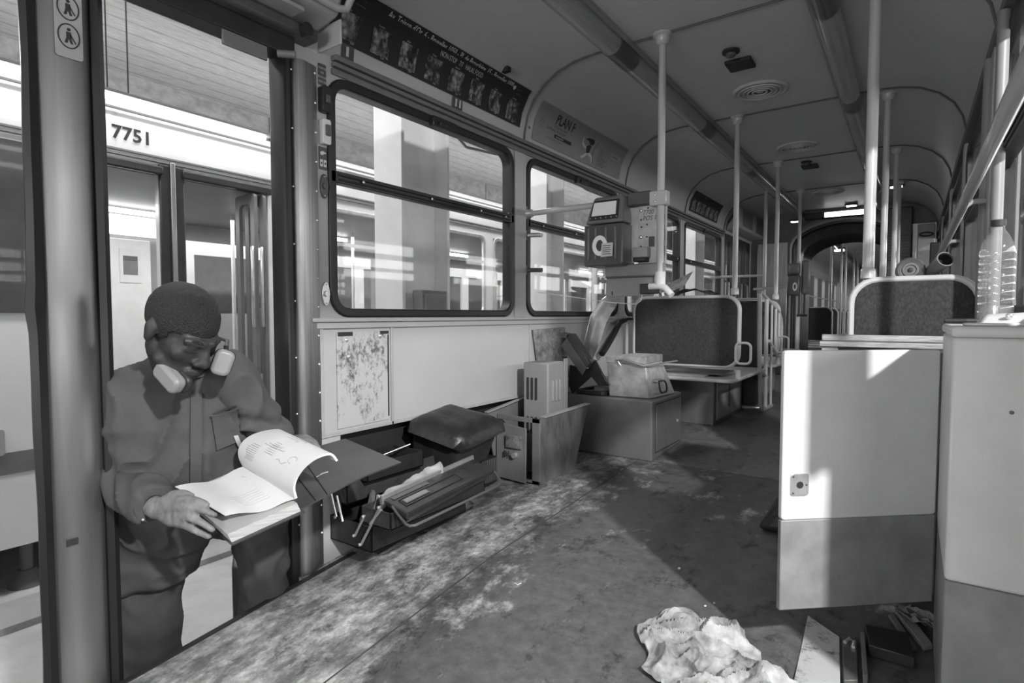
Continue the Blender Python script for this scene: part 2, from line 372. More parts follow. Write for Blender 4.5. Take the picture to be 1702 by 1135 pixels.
BAYS = [(1.315, 2.645), (2.645, 3.995), (3.995, 5.345), (5.345, 6.75)]
def wall_bay(mb, x0, x1, y0, y1, z0, z1, oy0, oy1, oz0, oz1, r=.07):
    n = len(rrect(0, 0, 1, 1, .1)); out = rrect(y0, z0, y1, z1, .0005); inn = rrect(oy0, oz0, oy1, oz1, r)
    mb.ringprism(out, inn, min(x0, x1)-0, max(x0, x1), frame((0, 0, 0), (0, 1, 0), (0, 0, 1), (1, 0, 0)))
def window(n, xin, y0, y1, z0=.955, z1=1.83, side=-1, label=None, tz=1.47, detail=True):
    """rubber frame, two panes, transom, latch. xin: inner face of wall; side -1 for the left wall"""
    s = -side; X = lambda d: xin+s*d
    mb = MB(); out = rrect(y0-.012, z0-.012, y1+.012, z1+.012, .085); inn = rrect(y0+.022, z0+.022, y1-.022, z1-.022, .06)
    a, b = sorted((X(.012), X(-.05)))
    mb.ringprism(out, inn, a, b, frame((0, 0, 0), (0, 1, 0), (0, 0, 1), (1, 0, 0)))
    o = mb.build('window_%d' % n, 'black_rubber', bevel=.006, origin=(xin, (y0+y1)/2, z0)); struct(o)
    g = MB(); a, b = sorted((X(-.018), X(-.023))); g.prism(rrect(y0+.02, z0+.02, y1-.02, tz, .05), a, b, frame((0, 0, 0), (0, 1, 0), (0, 0, 1), (1, 0, 0)))
    p = g.build('pane', 'glass', o, smooth=False)
    g = MB(); a, b = sorted((X(-.002), X(-.007))); g.prism(rrect(y0+.02, tz, y1-.02, z1-.02, .05), a, b, frame((0, 0, 0), (0, 1, 0), (0, 0, 1), (1, 0, 0)))
    g.build('hopper_pane', 'glass', o, smooth=False)
    t = MB(); a, b = sorted((X(.012), X(-.03))); t.box((a, y0-.004, tz-.022), (b, y1+.004, tz+.022)); t.box((X(.012), y0+.03, tz+.004), (X(.02), y1-.03, tz+.012)); t.box((X(.012), y0+.03, tz-.013), (X(.018), y1-.03, tz-.006))
    tr = t.build('transom', 'black_paint', o, bevel=.003)
    if detail:
        ym = y0+(y1-y0)*.52
        l = MB(); l.box((X(0), ym-.08, z1-.035), (X(.03), ym+.08, z1+.01)); l.box((X(.03), ym-.05, z1-.03), (X(.045), ym+.05, z1-.012)); l.build('latch', 'black_paint', o, bevel=.004)
        for q in (.12, .45, .75, .93):
            yy = y0+(y1-y0)*q; l = MB(); l.ell((X(.021), yy, tz), (.004, .006, .006)); l.build('screw', 'chrome', tr)
    return o
# left wall: one shell panel per bay with its opening
mb = MB()
for i, (a, b) in enumerate(BAYS): wall_bay(mb, -1.79, -1.85, a, b, .925, 1.90, a+.055, b-.095, .955, 1.83)
mb.box((-1.85, 6.75, .93), (-1.79, 6.82, 2.1)); mb.box((-1.85, 6.75, .17), (-1.79, 6.82, .95)); mb.box((-1.85, 8.1, .17), (-1.79, YE, 2.1))
# lower panels with a heater recess behind the tools
mb.box((-1.85, 1.27, .49), (-1.79, 6.75, .925)); mb.box((-1.85, 1.27, -.1), (-1.79, 1.40, .49)); mb.box((-1.85, 2.9, .02), (-1.79, 6.75, .49)); mb.box((-1.85, 1.40, -.1), (-1.79, 2.9, .10))
mb.box((-1.85, -2.4, -.3), (-1.79, .0, 2.1)); mb.box((-1.85, .0, 1.84), (-1.79, 1.315, 1.95))
wl = struct(mb.build('wall_left', 'cream', smooth=False, origin=(0, 0, 0)))
mb = MB(); mb.box((-1.93, 1.38, .05), (-1.85, 2.92, .52)); mb.box((-1.9, -2.4, 1.9), (-1.851, YE, 2.3)); struct(mb.build('wall_outer', 'void', smooth=False))
for i, (a, b) in enumerate(BAYS): window(i+1, -1.79, a+.055, b-.095)
# sill moulding, header moulding, pillar covers, panel joints
mb = MB(); mb.box((-1.79, 1.27, .925), (-1.765, 6.75, .94)); mb.box((-1.79, 1.27, .90), (-1.778, 6.75, .925)); struct(mb.build('trim_4', 'cream', bevel=.003))
mb = MB(); mb.box((-1.79, 1.38, 1.872), (-1.768, 6.75, 1.888)); mb.box((-1.79, 1.38, 1.893), (-1.76, 6.75, 1.912)); mb.box((-1.79, 1.38, 1.845), (-1.78, 6.75, 1.868)); struct(mb.build('trim_5', 'mid_grey', bevel=.003))
for k, y in enumerate((2.645, 3.995, 5.345, 6.75)):
    mb = MB(); mb.box((-1.79, y-.075, .94), (-1.782, y+.035, 1.845)); struct(mb.build('trim_%d' % (6+k), 'cream', bevel=.003))
mb = MB()
for y in (1.66, 2.72, 3.9): mb.box((-1.79, y, .49), (-1.783, y+.012, .90))
mb.box((-1.79, 1.31, .49), (-1.783, 2.9, .505)); mb.box((-1.79, 1.31, .50), (-1.783, 1.325, .90)); struct(mb.build('trim_10', 'light_grey', bevel=.002))
# bare scuffed plate where a cover was taken off, with its screws
o = MB().box((-1.79, 1.385, .515), (-1.784, 1.645, .885)).build('access_plate', 'scuffed', smooth=False)
tag(o, 'scuffed bare metal access plate on the wall panel under the first window', 'plate')
MB().box((-1.784, 1.39, .870), (-1.7825, 1.46, .886)).build('dark_edge', 'black_paint', o, smooth=False); MB().box((-1.784, 1.60, .874), (-1.7825, 1.646, .886)).build('dark_edge', 'black_paint', o, smooth=False); MB().box((-1.784, 1.640, .53), (-1.7825, 1.6465, .87)).build('dark_edge', 'black_paint', o, smooth=False)
for y, z in ((1.43, .855), (1.60, .865), (1.44, .79)):
    MB().ell((-1.783, y, z), (.004, .009, .009)).build('screw', 'chrome', o)

# ---- right wall, same bays, windows bare of detail where the cabinet hides them
RB = [(-2.4, -1.35), (-1.35, -.03), (-.03, 1.315)]+BAYS+[(6.75, YE)]
mb = MB()
for i, (a, b) in enumerate(RB):
    if i == 2: mb.box((XR, a, 1.86), (XR+.06, b, 1.90)); mb.box((XR, a, -.2), (XR+.06, a+.05, 1.90)); continue
    wall_bay(mb, XR, XR+.06, a, b, .925, 1.90, a+.055, b-.055, .955, 1.83)
mb.box((XR, -2.4, -.3), (XR+.06, -.03, .925)); mb.box((XR, 1.315, -.1), (XR+.06, YE, .925))
struct(mb.build('wall_right', 'cream', smooth=False, origin=(0, 0, 0)))
for i, (a, b) in enumerate(RB):
    if i != 2: window(5+i, XR, a+.055, b-.055, side=1, detail=False)
mb = MB(); mb.box((XR-.03, -2.4, 1.875), (XR, YE, 1.91)); mb.box((XR-.02, 1.315, .925), (XR, YE, .94)); struct(mb.build('trim_11', 'mid_grey', bevel=.003))
mb = MB()
for a, b in RB[1:]: mb.box((XR-.022, a-.05, .94), (XR, a+.05, 1.875))
struct(mb.build('trim_12', 'cream', bevel=.004))
# front end behind the camera: low wall and windscreen posts
mb = MB(); mb.box((-1.85, -2.46, -.5), (XR+.06, -2.4, .85)); mb.box((-1.85, -2.46, 1.95), (XR+.06, -2.4, 2.35))
for x in (-1.85, -.84, XR-.04): mb.box((x, -2.46, .85), (x+.1, -2.4, 1.95))
struct(mb.build('wall_front', 'cream', smooth=False))

# ---- ceiling with its coves
COVE = [(-1.79, 1.90), (-1.785, 1.96), (-1.765, 2.05), (-1.725, 2.13), (-1.66, 2.195), (-1.57, 2.245), (-1.47, 2.27), (-1.36, 2.28)]
PROF = COVE+[(2*XC-x, z) for x, z in reversed(COVE)]
def ceil(name, y0, y1):
    mb = MB(); mb.grid([[(x, y, z) for x, z in PROF] for y in (y0, y1)], th=-.03)
    # keep the thickness outside
    o = mb.build(name, 'ceiling_paint'); return struct(o)
ceil('ceiling', -2.4, YE)
for k, y in enumerate((2.66, 4.03, 5.40, 6.76, 1.31)):
    mb = MB(); pts = [(x+(.004 if x < XC else -.004), y, z-.004) for x, z in PROF]
    if y == 1.31: pts = pts[5:]
    mb.tube(pts, .0055, 6); struct(mb.build('trim_%d' % (13+k), 'trim_line'))
ARC = [0]
for (a, b), (c, d) in zip(COVE, COVE[1:]): ARC.append(ARC[-1]+math.hypot(c-a, d-b))
def cove_pt(y, s, d=.004, right=False):
    s = max(0, s)
    for i in range(len(ARC)-1):
        if s <= ARC[i+1] or i == len(ARC)-2:
            t = (s-ARC[i])/(ARC[i+1]-ARC[i]); (a, b), (c, e) = COVE[i], COVE[i+1]
            L = math.hypot(c-a, e-b); nx, nz = (e-b)/L, -(c-a)/L
            return Vector((a+(c-a)*t+nx*d, y, b+(e-b)*t+nz*d))

# ---- end bulkhead with the arched gangway
mb = MB(); ax0, ax1, atop = -1.28, -.12, 2.12
AC = (ax0+ax1)/2; arc_in = [(ax0, .17)]+[(AC+(ax1-ax0)/2*math.cos(R(180-a)), 1.80+.31*math.sin(R(a))) for a in range(0, 181, 10)]+[(ax1, .17)]
poly = [(XL, .17), (XL, 2.3), (XR, 2.3), (XR, .17), (ax1, .17)]+list(reversed(arc_in[1:-1]))+[(ax0, .17)]
bmx = MB()
arcpts = arc_in[1:-1]
for (x0, z0), (x1, z1) in zip(arcpts, arcpts[1:]): bmx.hexa([(x0, YE, z0), (x1, YE, z1), (x1, YE+.06, z1), (x0, YE+.06, z0)], [(x0, YE, 2.3), (x1, YE, 2.3), (x1, YE+.06, 2.3), (x0, YE+.06, 2.3)])
bmx.box((XL, YE, .1), (ax0, YE+.06, 2.3)); bmx.box((ax1, YE, .1), (XR, YE+.06, 2.3))
struct(bmx.build('wall_end', 'grey_paint', smooth=False))
mb = MB(); mb.tube([(x, YE-.02, z) for x, z in arc_in], .035, 10); struct(mb.build('trim_18', 'black_rubber'))
mb = MB(); mb.tube([(AC+(x-AC)*.94, YE+.35, .17+(z-.17)*.96) for x, z in arc_in], .03, 10); struct(mb.build('trim_19', 'steel'))
mb = MB(); mb.grid([[(AC+(x-AC)*q, y_, .17+(z-.17)*w) for x, z in arc_in] for q, w, y_ in ((1.12, 1.045, YE-.03), (1.05, 1.02, YE-.07), (1.0, 1.0, YE-.03))], th=.004); struct(mb.build('trim_23', 'light_grey'))
# gangway bellows
mb = MB(); rows = []
for k in range(13):
    y = YE+.06+k*.1; q = .93 if k % 2 else 1.0
    rows.append([(AC+(x-AC)*q, y, .17+(z-.17)*q+0) for x, z in arc_in])
mb.grid(rows, th=-.01); struct(mb.build('wall_gangway', 'dark_grey'))
# second car
Y2, Y3 = 9.35, 19
mb = MB(); mb.box((-1.8, YE, .10), (XR, Y3, .168)); struct(mb.build('floor_second_car', 'dark_grey', smooth=False))
mb = MB(); mb.grid([[(x, y, z) for x, z in PROF] for y in (Y2, Y3)], th=-.03); struct(mb.build('ceiling_second_car', 'ceiling_paint'))
mb = MB()
for k in range(7):
    a = Y2+k*1.36; b = a+1.36
    for x0, x1 in ((-1.85, -1.79), (XR, XR+.06)): wall_bay(mb, x0, x1, a, b, .925, 1.9, a+.06, b-.06, .955, 1.83)
for x0, x1 in ((-1.85, -1.79), (XR, XR+.06)): mb.box((x0, Y2, .1), (x1, Y3, .925))
mb.box((XL, Y3, .1), (XR, Y3+.05, 2.3))
bl = [(XL, Y2-.05), (ax0, Y2)]; mb.box((XL, Y2-.05, .1), (ax0-.02, Y2, 2.3)); mb.box((ax1+.02, Y2-.05, .1), (XR, Y2, 2.3)); mb.box((ax0-.02, Y2-.05, 2.12), (ax1+.02, Y2, 2.3))
struct(mb.build('wall_second_car', 'cream', smooth=False))

# ================================================================== DEPOT
struct(MB().box((-14, -6, -.80), (12, 26, -.75)).build('floor_depot', 'ground', smooth=False))
mb = MB(); mb.box((-14, -6, 4.3), (12, 26, 4.4)); struct(mb.build('ceiling_depot', 'board_concrete', smooth=False, origin=(0, 0, 4.3)))
mb = MB()
for x in (-9.2, -6.3, -3.3): mb.box((x-.18, -6, 3.95), (x+.18, 26, 4.3))
struct(mb.build('trim_20', 'board_concrete', smooth=False, origin=(0, 0, 4.3)))
struct(MB().box((-14, -6, -.75), (-13.9, 26, 4.3)).build('wall_depot_left', 'white_paint', smooth=False))
struct(MB().box((8, -6, -.75), (8.1, 26, 4.3)).build('wall_depot_right', 'light_grey', smooth=False))
struct(MB().box((-14, 26, -.75), (8, 26.1, 4.3)).build('wall_depot_end', 'light_grey', smooth=False))
# steel I columns between the lanes
def column(name, x, y, label, s=.34, mtl='white_bright', tx=0):
    mb = MB(); d = s/2
    mb.box((x-.14, y-d, -.75), (x+.14, y-d+.03, 3.95)); mb.box((x-.14, y+d-.03, -.75), (x+.14, y+d, 3.95)); mb.box((x-.012, y-d+.03, -.75), (x+.012, y+d-.03, 3.95))
    t = thing(name, (x, y, -.75), label, 'column', 'steel columns between the lanes'); mb.build('shaft', mtl, t, bevel=.004)
    b = MB(); b.box((x-.2, y-d-.04, -.75), (x+.2, y+d+.04, -.72)); b.build('base_plate', 'mid_grey', t)
    g = MB(); g.prism([(y-d-.02, 3.7), (y-d-.25, 3.95), (y-d-.02, 3.95)], x-.02, x+.02, YZ(0)); g.prism([(y+d+.02, 3.7), (y+d+.25, 3.95), (y+d+.02, 3.95)], x-.02, x+.02, YZ(0)); g.build('gusset', mtl, t)
    return t
column('steel_column', -3.05, 3.07, 'white steel column seen through the first side window', .5)
column('steel_column', -3.05, 4.9, 'white steel column seen at the left of the second side window', .34)
column('steel_column', -3.05, 9.6, 'white steel column seen through the far fourth side window', .5)
t = thing('electrical_box', (-2.86, 3.03, .25), 'grey electrical box fixed low on the white column outside the first window', 'box')
MB().box((-2.9, 2.90, .3), (-2.80, 3.16, 1.13)).build('housing', 'mid_grey', t, bevel=.01); MB().box((-2.8, 2.92, .33), (-2.79, 3.14, 1.1)).build('lid', 'grey_paint', t, bevel=.004)
# suspended strip lamp along the neighbouring tram, hung on two rods
t = thing('strip_lamp', (-3.55, 1.0, 2.1), 'lit strip lamp hanging on two thin rods in front of the other tram roof', 'lamp')
MB().cyl((-3.55, -.6, 2.12), (-3.55, 2.2, 2.12), .014).build('tube', 'lamp', t); MB().box((-3.60, -.62, 2.135), (-3.5, 2.24, 2.15)).build('housing', 'white_paint', t)
for y in (1.30, 1.40): MB().cyl((-3.56, y, 2.15), (-3.56, y, 4.3), .004, n=6).build('rod', 'ink', t)
# other strip lamps under the depot ceiling, seen through the windows
for k, (x, y, z, L) in enumerate(((-9.0, 7.0, 3.4, 4.0), (-9.0, 13.0, 3.4, 4.0), (1.9, 3.0, 3.1, 3.0), (1.9, 9.0, 3.1, 3.0))):
    nm = ['above the lane beyond the other tram, nearer one', 'above the lane beyond the other tram, farther one', 'on the right side of the tram, nearer one', 'on the right side of the tram, farther one'][k]
    t = thing('strip_lamp', (x, y, z), 'long lit strip lamp '+nm, 'lamp'); MB().cyl((x, y-L/2, z), (x, y+L/2, z), .03).build('tube', 'lamp', t); MB().box((x-.08, y-L/2, z+.03), (x+.08, y+L/2, z+.07)).build('housing', 'white_paint', t); [MB().cyl((x, y+q, z+.05), (x, y+q, 4.3), .006, n=6).build('rod', 'ink', t) for q in (-L/3, L/3)]
# pipes and cables under the depot ceiling
random.seed(3)
t = thing('cable_run', (-5.2, 5.5, 3.6), 'tangle of dark pipes and cables under the depot ceiling beyond the first window', 'cables')
for k in range(9):
    z = 3.35+random.uniform(0, .5); x = -5.2+random.uniform(-.5, .5)
    pts = [(x+random.uniform(-.12, .12), 4.1+j*.5, z+random.uniform(-.09, .09)) for j in range(18)]
    MB().tube(pts, random.choice((.012, .02, .035)), 6).build('cable', random.choice(('ink', 'mid_grey', 'dark_grey')), t)
for k in range(4): MB().cyl((-5.2, 4.5+2*k, 3.5), (-5.2, 4.5+2*k, 4.3), .008, n=6).build('hanger', 'ink', t)
# small posts by the lane edge
t = thing('bollard_post', (-4.55, 1.13, -.75), 'short grey post with a flared foot beside the other tram', 'post')
MB().cyl((-4.55, 1.13, -.72), (-4.55, 1.13, -.46), .035).build('shaft', 'mid_grey', t); MB().cyl((-4.55, 1.13, -.75), (-4.55, 1.13, -.65), .10, .045).build('foot', 'mid_grey', t)

# ---- neighbouring tram 7751
TX = -4.4
t = thing('tram', (TX-1.1, 4, -.75), 'white tram numbered 7751 standing in the next lane', 'tram')
mb = MB()
openings = [(-.95, 1.17, 'w'), (1.53, 1.90, 'd'), (2.07, 2.74, 'd')]+[(2.95+1.45*k, 2.95+1.45*k+1.28, 'w') for k in range(9)]
def side(mb, x0, x1, belt=True):
    prev = -4.0
    for a, b, kd in openings:
        mb.box((x0, prev, -.45), (x1, a, 2.02)); 
        if kd == 'w': mb.box((x0, a, -.45), (x1, b, .97)); mb.box((x0, a, 1.93), (x1, b, 2.02))
        else: mb.box((x0, a, -.45), (x1, b, -.3)); mb.box((x0, a, 1.97), (x1, b, 2.02))
        prev = b
    mb.box((x0, prev, -.45), (x1, 18, 2.02))
side(mb, TX, TX-.05); mb.build('side_panel', 'tram_white', t, smooth=False)
mb = MB(); mb.grid([[(TX, y, 2.02) for y in (-4, 18)], [(TX+.01, y, 2.2) for y in (-4, 18)], [(TX-.02, y, 2.34) for y in (-4, 18)], [(TX-.12, y, 2.43) for y in (-4, 18)], [(TX-.5, y, 2.5) for y in (-4, 18)], [(TX-1.1, y, 2.52) for y in (-4, 18)], [(TX-2.2, y, 2.43) for y in (-4, 18)]], th=.02)
mb.build('roof', 'tram_white', t)
mb = MB()
for z in (2.03, 2.06, 2.33): mb.box((TX+.0, -4, z), (TX+.022, 18, z+.012))
mb.build('roof_rail', 'tram_inner', t)
MB().box((TX-.01, -2.5, .965), (TX+.018, 1.17, 1.985)).build('dark_window', 'tram_dark', t, smooth=False); MB().prism(rrect(.94, .12, 1.01, .28, .02), TX, TX+.03, YZ(0)).build('side_handle', 'light_grey', t, bevel=.004)
mb = MB(); mb.box((TX, -4, 0.0), (TX+.006, 1.5, .13)); mb.box((TX, 2.8, 0.0), (TX+.006, 18, .13)); mb.build('stripe', 'grey_paint', t, smooth=False)
MB().box((TX-2.2, -4, -.2), (TX-.06, 18, -.1)).build('cabin_floor', 'dark_grey', t, smooth=False)
MB().box((TX-2.15, -4, 1.95), (TX-.06, 18, 2.0)).build('cabin_ceiling', 'tram_inner', t, smooth=False)
mb = MB(); x0, x1 = TX-2.2, TX-2.15; prev = -4
for a, b in [(-1, 1.2), (3.06, 4.3)]+[(4.5+1.45*k, 5.75+1.45*k) for k in range(8)]:
    mb.box((x0, prev, -.45), (x1, a, 2.0)); mb.box((x0, a, -.45), (x1, b, .97)); mb.box((x0, a, 1.78), (x1, b, 2.0)); prev = b
mb.box((x0, prev, -.45), (x1, 18, 2.0)); mb.build('far_side', 'tram_inner', t, smooth=False)
# white door of the far side, seen through the open doorway
d = MB().box((TX-2.14, 2.33, -.1), (TX-2.1, 2.72, 1.72)).build('partition', 'white_paint', t, bevel=.01)
MB().box((TX-2.1, 2.43, 1.28), (TX-2.092, 2.62, 1.62)).build('notice', 'paper', d, smooth=False); MB().box((TX-2.092, 2.46, 1.36), (TX-2.089, 2.59, 1.52)).build('print', 'mid_grey', d, smooth=False); MB().box((TX-2.092, 2.46, 1.5), (TX-2.088, 2.59, 1.55)).build('print', 'dark_grey', d, smooth=False)
MB().box((TX-2.14, 1.9, 1.76), (TX-2.08, 2.9, 1.95)).build('glow_panel', 'lamp_soft', t, smooth=False)  # glows in place of the bright lane beyond the far windows
vs, fs = text_mesh('7751', .125, bold=.003); MB().add(vs, fs, frame((TX+.016, 1.615, 2.135), (0, 1, 0), (0, 0, 1), (1, 0, 0))).build('fleet_number', 'ink', t, smooth=False)
# door frames, rails and folded leaves of that tram
mb = MB()
for a, b, kd in openings[1:3]:
    mb.box((TX+.0, a-.02, 1.94), (TX+.05, b+.02, 2.0))
mb.box((TX, 1.90, -.3), (TX+.03, 2.07, 2.02)); mb.build('door_surround', 'black_paint', t, bevel=.01)
MB().box((TX+.03, 1.965, -.3), (TX+.05, 2.0, 2.04)).build('door_post', 'steel', t, bevel=.006)
for (y, x) in ((2.60, TX+.02), (2.68, TX+.02), (1.50, TX+.02)):
    lf = MB().ringprism(rrect(-.14, -.25, .14, 1.93, .03), rrect(-.08, .1, .08, 1.85, .05), -.015, .015, frame((x-.1, y, 0), (1, 0, 0), (0, 0, 1), (0, -1, 0))).build('door_leaf', 'mid_grey', t, bevel=.005)
    MB().tube([(x+.03, y-.03, 1.5), (x+.06, y-.05, 1.46), (x+.06, y-.05, .9), (x+.03, y-.03, .86)], .012, 8).build('handle', 'alu', lf)
for a, b, kd in openings:
    if kd == 'w' and a > 2:
        w = MB().ringprism(rrect(a, .955, b, 1.945, .09), rrect(a+.04, .99, b-.04, 1.91, .07), TX-.02, TX+.015, YZ(0)).build('window_frame', 'alu', t, bevel=.005)
        MB().box((TX-.01, a+.03, 1.60), (TX+.012, b-.03, 1.63)).build('transom', 'alu', w); MB().box((TX-.02, a+.03, .98), (TX-.015, b-.03, 1.92)).build('pane', 'glass', w, smooth=False)
for k in range(9):
    y = 3.3+k*.95
    s = MB().prism(rrect(TX-1.15, .35, TX-.25, 1.02, .08), y, y+.07, frame((0, 0, 0), (1, 0, 0), (0, 0, 1), (0, 1, 0))).build('seat_back', 'dark_grey', t, bevel=.01)
for y in (3.1, 4.6, 6.2, 7.8, 9.4): MB().cyl((TX-1.2, y, -.1), (TX-1.2, y, 1.95), .018).build('pole', 'white_paint', t)
# glowing tubes added to brighten the cabin of that tram
for y in (2.0, 4.2, 6.6, 9.0, 11.5): MB().cyl((TX-1.5, y-.55, 1.9), (TX-1.5, y+.55, 1.9), .022).build('cabin_fill_tube', 'lamp', t)
# third tram beyond
t3 = thing('tram', (-9.6, 5, -.75), 'brightly lit white tram two lanes away, seen through the open doorways', 'tram')
mb = MB(); mb.box((-8.8, -4, -.45), (-8.75, 18, .95)); mb.box((-8.8, -4, 1.85), (-8.75, 18, 2.5))
for k in range(14): mb.box((-8.8, -4+k*1.6, .95), (-8.75, -3.75+k*1.6, 1.85))
mb.build('side_panel', 'tram_white', t3, smooth=False); MB().box((-10.9, -4, -.45), (-8.85, 18, .9)).build('interior', 'mid_grey', t3, smooth=False); MB().box((-10.9, -4, 2.4), (-8.85, 18, 2.5)).build('roof', 'tram_white', t3, smooth=False)
# concrete lane edge by the open door
struct(MB().box((-4.25, -6, -.75), (-3.9, 26, -.71)).build('trim_21', 'light_grey', smooth=False))
# ================================================================== DOORWAY
# steel clad door post, rubber edged, close on the left
t = thing('door_leaf', (-1.79, .56, -.12), 'brushed steel door leaf edge with black rubber lips, nearest on the left', 'door')
prof = [(-1.83, .492)]+[(-1.795+.028*math.sin(R(a)), .555-.062*math.cos(R(a))) for a in range(10, 171, 16)]+[(-1.83, .618)]
MB().prism(prof, -.35, 2.1).build('steel_cladding', 'steel_post', t, angle=60)
rows = []
for k in range(40):
    z = -.35+k*2.45/39; w = .002*math.sin(z*5)+.001*math.sin(z*17)-.006*math.exp(-((z-.97)/.03)**2)
    rows.append((z, w))
mb = MB(); mb.grid([[(-1.80, .47+w, z), (-1.775, .465+w, z), (-1.765, .478+w*.5, z), (-1.775, .497, z), (-1.80, .50, z)] for z, w in rows], th=.004); mb.build('rubber_lip', 'black_rubber', t)
mb = MB(); mb.grid([[(-1.80, .612, z), (-1.775, .614, z), (-1.765, .628, z), (-1.775, .642, z), (-1.80, .646, z)] for z, w in rows], th=.004); mb.build('rubber_lip', 'black_rubber', t)
mb = MB(); mb.box((-1.766, .520, .355), (-1.765+.0025, .545, .372)); mb.build('tape_strip', 'ink', t, smooth=False)
# the pictogram sticker on it: figures in ovals
st = MB().prism(rrect(.533, 1.60, .592, 2.0, .008), -1.7655, -1.7635, YZ(0)).build('sticker', 'light_grey', t, smooth=False)
for k, z in enumerate((1.655, 1.725, 1.795, 1.865)):
    MB().ringprism([(.5625+.024*math.cos(R(a)), z+.031*math.sin(R(a))) for a in range(0, 360, 12)], [(.5625+.021*math.cos(R(a)), z+.028*math.sin(R(a))) for a in range(0, 360, 12)], -1.7635, -1.7625, YZ(0)).build('sign_oval', 'ink', st, smooth=False)
    f = MB(); f.prism([(.5625+.004*math.cos(R(a)), z+.016+.004*math.sin(R(a))) for a in range(0, 360, 30)], -1.7635, -1.7625, YZ(0))
    f.prism([(.557, z+.01), (.567, z+.01), (.568, z-.006), (.571, z-.018), (.566, z-.018), (.562, z-.006), (.559, z-.018), (.553, z-.018), (.557, z-.004)], -1.7635, -1.7625, YZ(0))
    f.prism([(.566, z+.006), (.578, z-.014), (.576, z-.016), (.565, z+.002)], -1.7635, -1.7625, YZ(0)); f.build('sign_figure', 'ink', st, smooth=False)

# door jamb between doorway and first window
t = thing('door_jamb', (-1.79, 1.25, 0), 'riveted brushed steel door jamb with black rubber seal beside the first window', 'door frame')
prof = [(-1.84, 1.212)]+[(-1.80+.030*math.sin(R(a)), 1.258-.047*math.cos(R(a))) for a in range(12, 100, 14)]+[(-1.782, 1.31), (-1.84, 1.312)]
MB().prism(prof, .0, 1.845).build('steel_cladding', 'steel', t, angle=60)
MB().prism([(-1.85, 1.165), (-1.80, 1.165), (-1.775, 1.178), (-1.775, 1.200), (-1.80, 1.214), (-1.85, 1.214)], -.35, 1.85).build('rubber_seal', 'black_rubber', t, bevel=.004)
for k in range(17):
    MB().ell((-1.781, 1.303, .14+k*.105), (.005, .0055, .0055), nu=8, nv=6).build('rivet', 'chrome', t)
for k in range(9): MB().ell((-1.779, 1.206, .2+k*.2), (.003, .004, .004), nu=8, nv=6).build('rivet', 'chrome', t)
# door head with its mechanism rail
t = thing('door_header', (-1.79, .4, 1.82), 'dark door header rail with bolted mechanism over the open doorway', 'door frame')
MB().box((-1.84, -.6, 1.835), (-1.76, 1.21, 1.90)).build('rail', 'black_paint', t, bevel=.004)
MB().box((-1.82, -.6, 1.90), (-1.72, 1.28, 1.945)).build('cover', 'dark_grey', t, bevel=.012)
MB().box((-1.775, .96, 1.79), (-1.765, 1.11, 1.85)).build('bracket', 'mid_grey', t, bevel=.003)
MB().cyl((-1.73, 1.22, 1.92), (-1.70, 1.22, 1.92), .022).build('bolt', 'black_paint', t); MB().cyl((-1.74, 1.13, 1.815), (-1.70, 1.17, 1.815), .012).build('roller', 'mid_grey', t)
MB().box((-1.745, .55, 1.948), (-1.66, 1.18, 1.962)).build('plate', 'light_grey', t, bevel=.003)
# slanted service box over the door, with framed poster
t = thing('overdoor_box', (-1.7, .3, 1.95), 'cream slanted cover box over the doorway holding a dark framed poster', 'box')
MB().hexa([(-1.80, -1.5, 1.955), (-1.655, -1.5, 1.985), (-1.655, 1.32, 1.985), (-1.80, 1.32, 1.955)], [(-1.80, -1.5, 2.2), (-1.56, -1.5, 2.24), (-1.56, 1.32, 2.24), (-1.80, 1.32, 2.2)]).build('cover', 'cream', t, bevel=.02)
mb = MB(); mb.tube([(-1.63, -1.4, 2.02), (-1.645, 1.30, 2.005), (-1.642, 1.335, 2.015), (-1.630, 1.345, 2.05), (-1.58, 1.345, 2.24)], .013, 10); mb.build('frame_tube', 'pole_paint', t)
MB().hexa([(-1.645, -1.3, 2.03), (-1.637, -1.3, 2.03), (-1.637, 1.26, 2.03), (-1.645, 1.26, 2.03)], [(-1.57, -1.3, 2.22), (-1.553, -1.3, 2.22), (-1.553, 1.26, 2.22), (-1.57, 1.26, 2.22)]).build('poster', 'poster_dark', t, smooth=False)
for k in range(7):
    y = 1.0-k*.3
    MB().hexa([(-1.636, y, 2.05), (-1.634, y, 2.05), (-1.634, y+.18, 2.05), (-1.636, y+.18, 2.05)], [(-1.570, y, 2.2), (-1.565, y, 2.2), (-1.565, y+.18, 2.2), (-1.570, y+.18, 2.2)]).build('picture', 'mottled', t, smooth=False)
MB().box((-1.79, 1.322, 1.90), (-1.66, 1.332, 1.985)).build('end_bracket', 'cream', t, bevel=.004)

# controls and notices on the strip between jamb and window
def wsign(name, y0, y1, z0, z1, m, label, cat, d=.006, r=.004): return tag(MB().prism(rrect(y0, z0, y1, z1, r), -1.79, -1.79+d, YZ(0)).build(name, m, bevel=.0015), label, cat)
o = wsign('notice_label', 1.322, 1.358, 1.79, 1.868, 'dark_grey', 'small dark notice label with four white lines, top of the strip beside the first window', 'label', .002)
for k, s in enumerate(('SORTIE', 'DE', 'SECOURS', 'NOOD')):
    vs, fs = text_mesh(s, .0105, 'CENTER'); MB().add(vs, fs, frame((-1.7875, 1.340, 1.848-k*.016), (0, 1, 0), (0, 0, 1), (1, 0, 0))).build('lettering', 'white_paint', o, smooth=False)
o = wsign('emergency_button', 1.321, 1.359, 1.69, 1.783, 'black_paint', 'black push button housing below the notice label beside the first window', 'button', .03, .01); MB().box((-1.761, 1.332, 1.72), (-1.752, 1.350, 1.75)).build('push_button', 'dark_grey', o, bevel=.003)
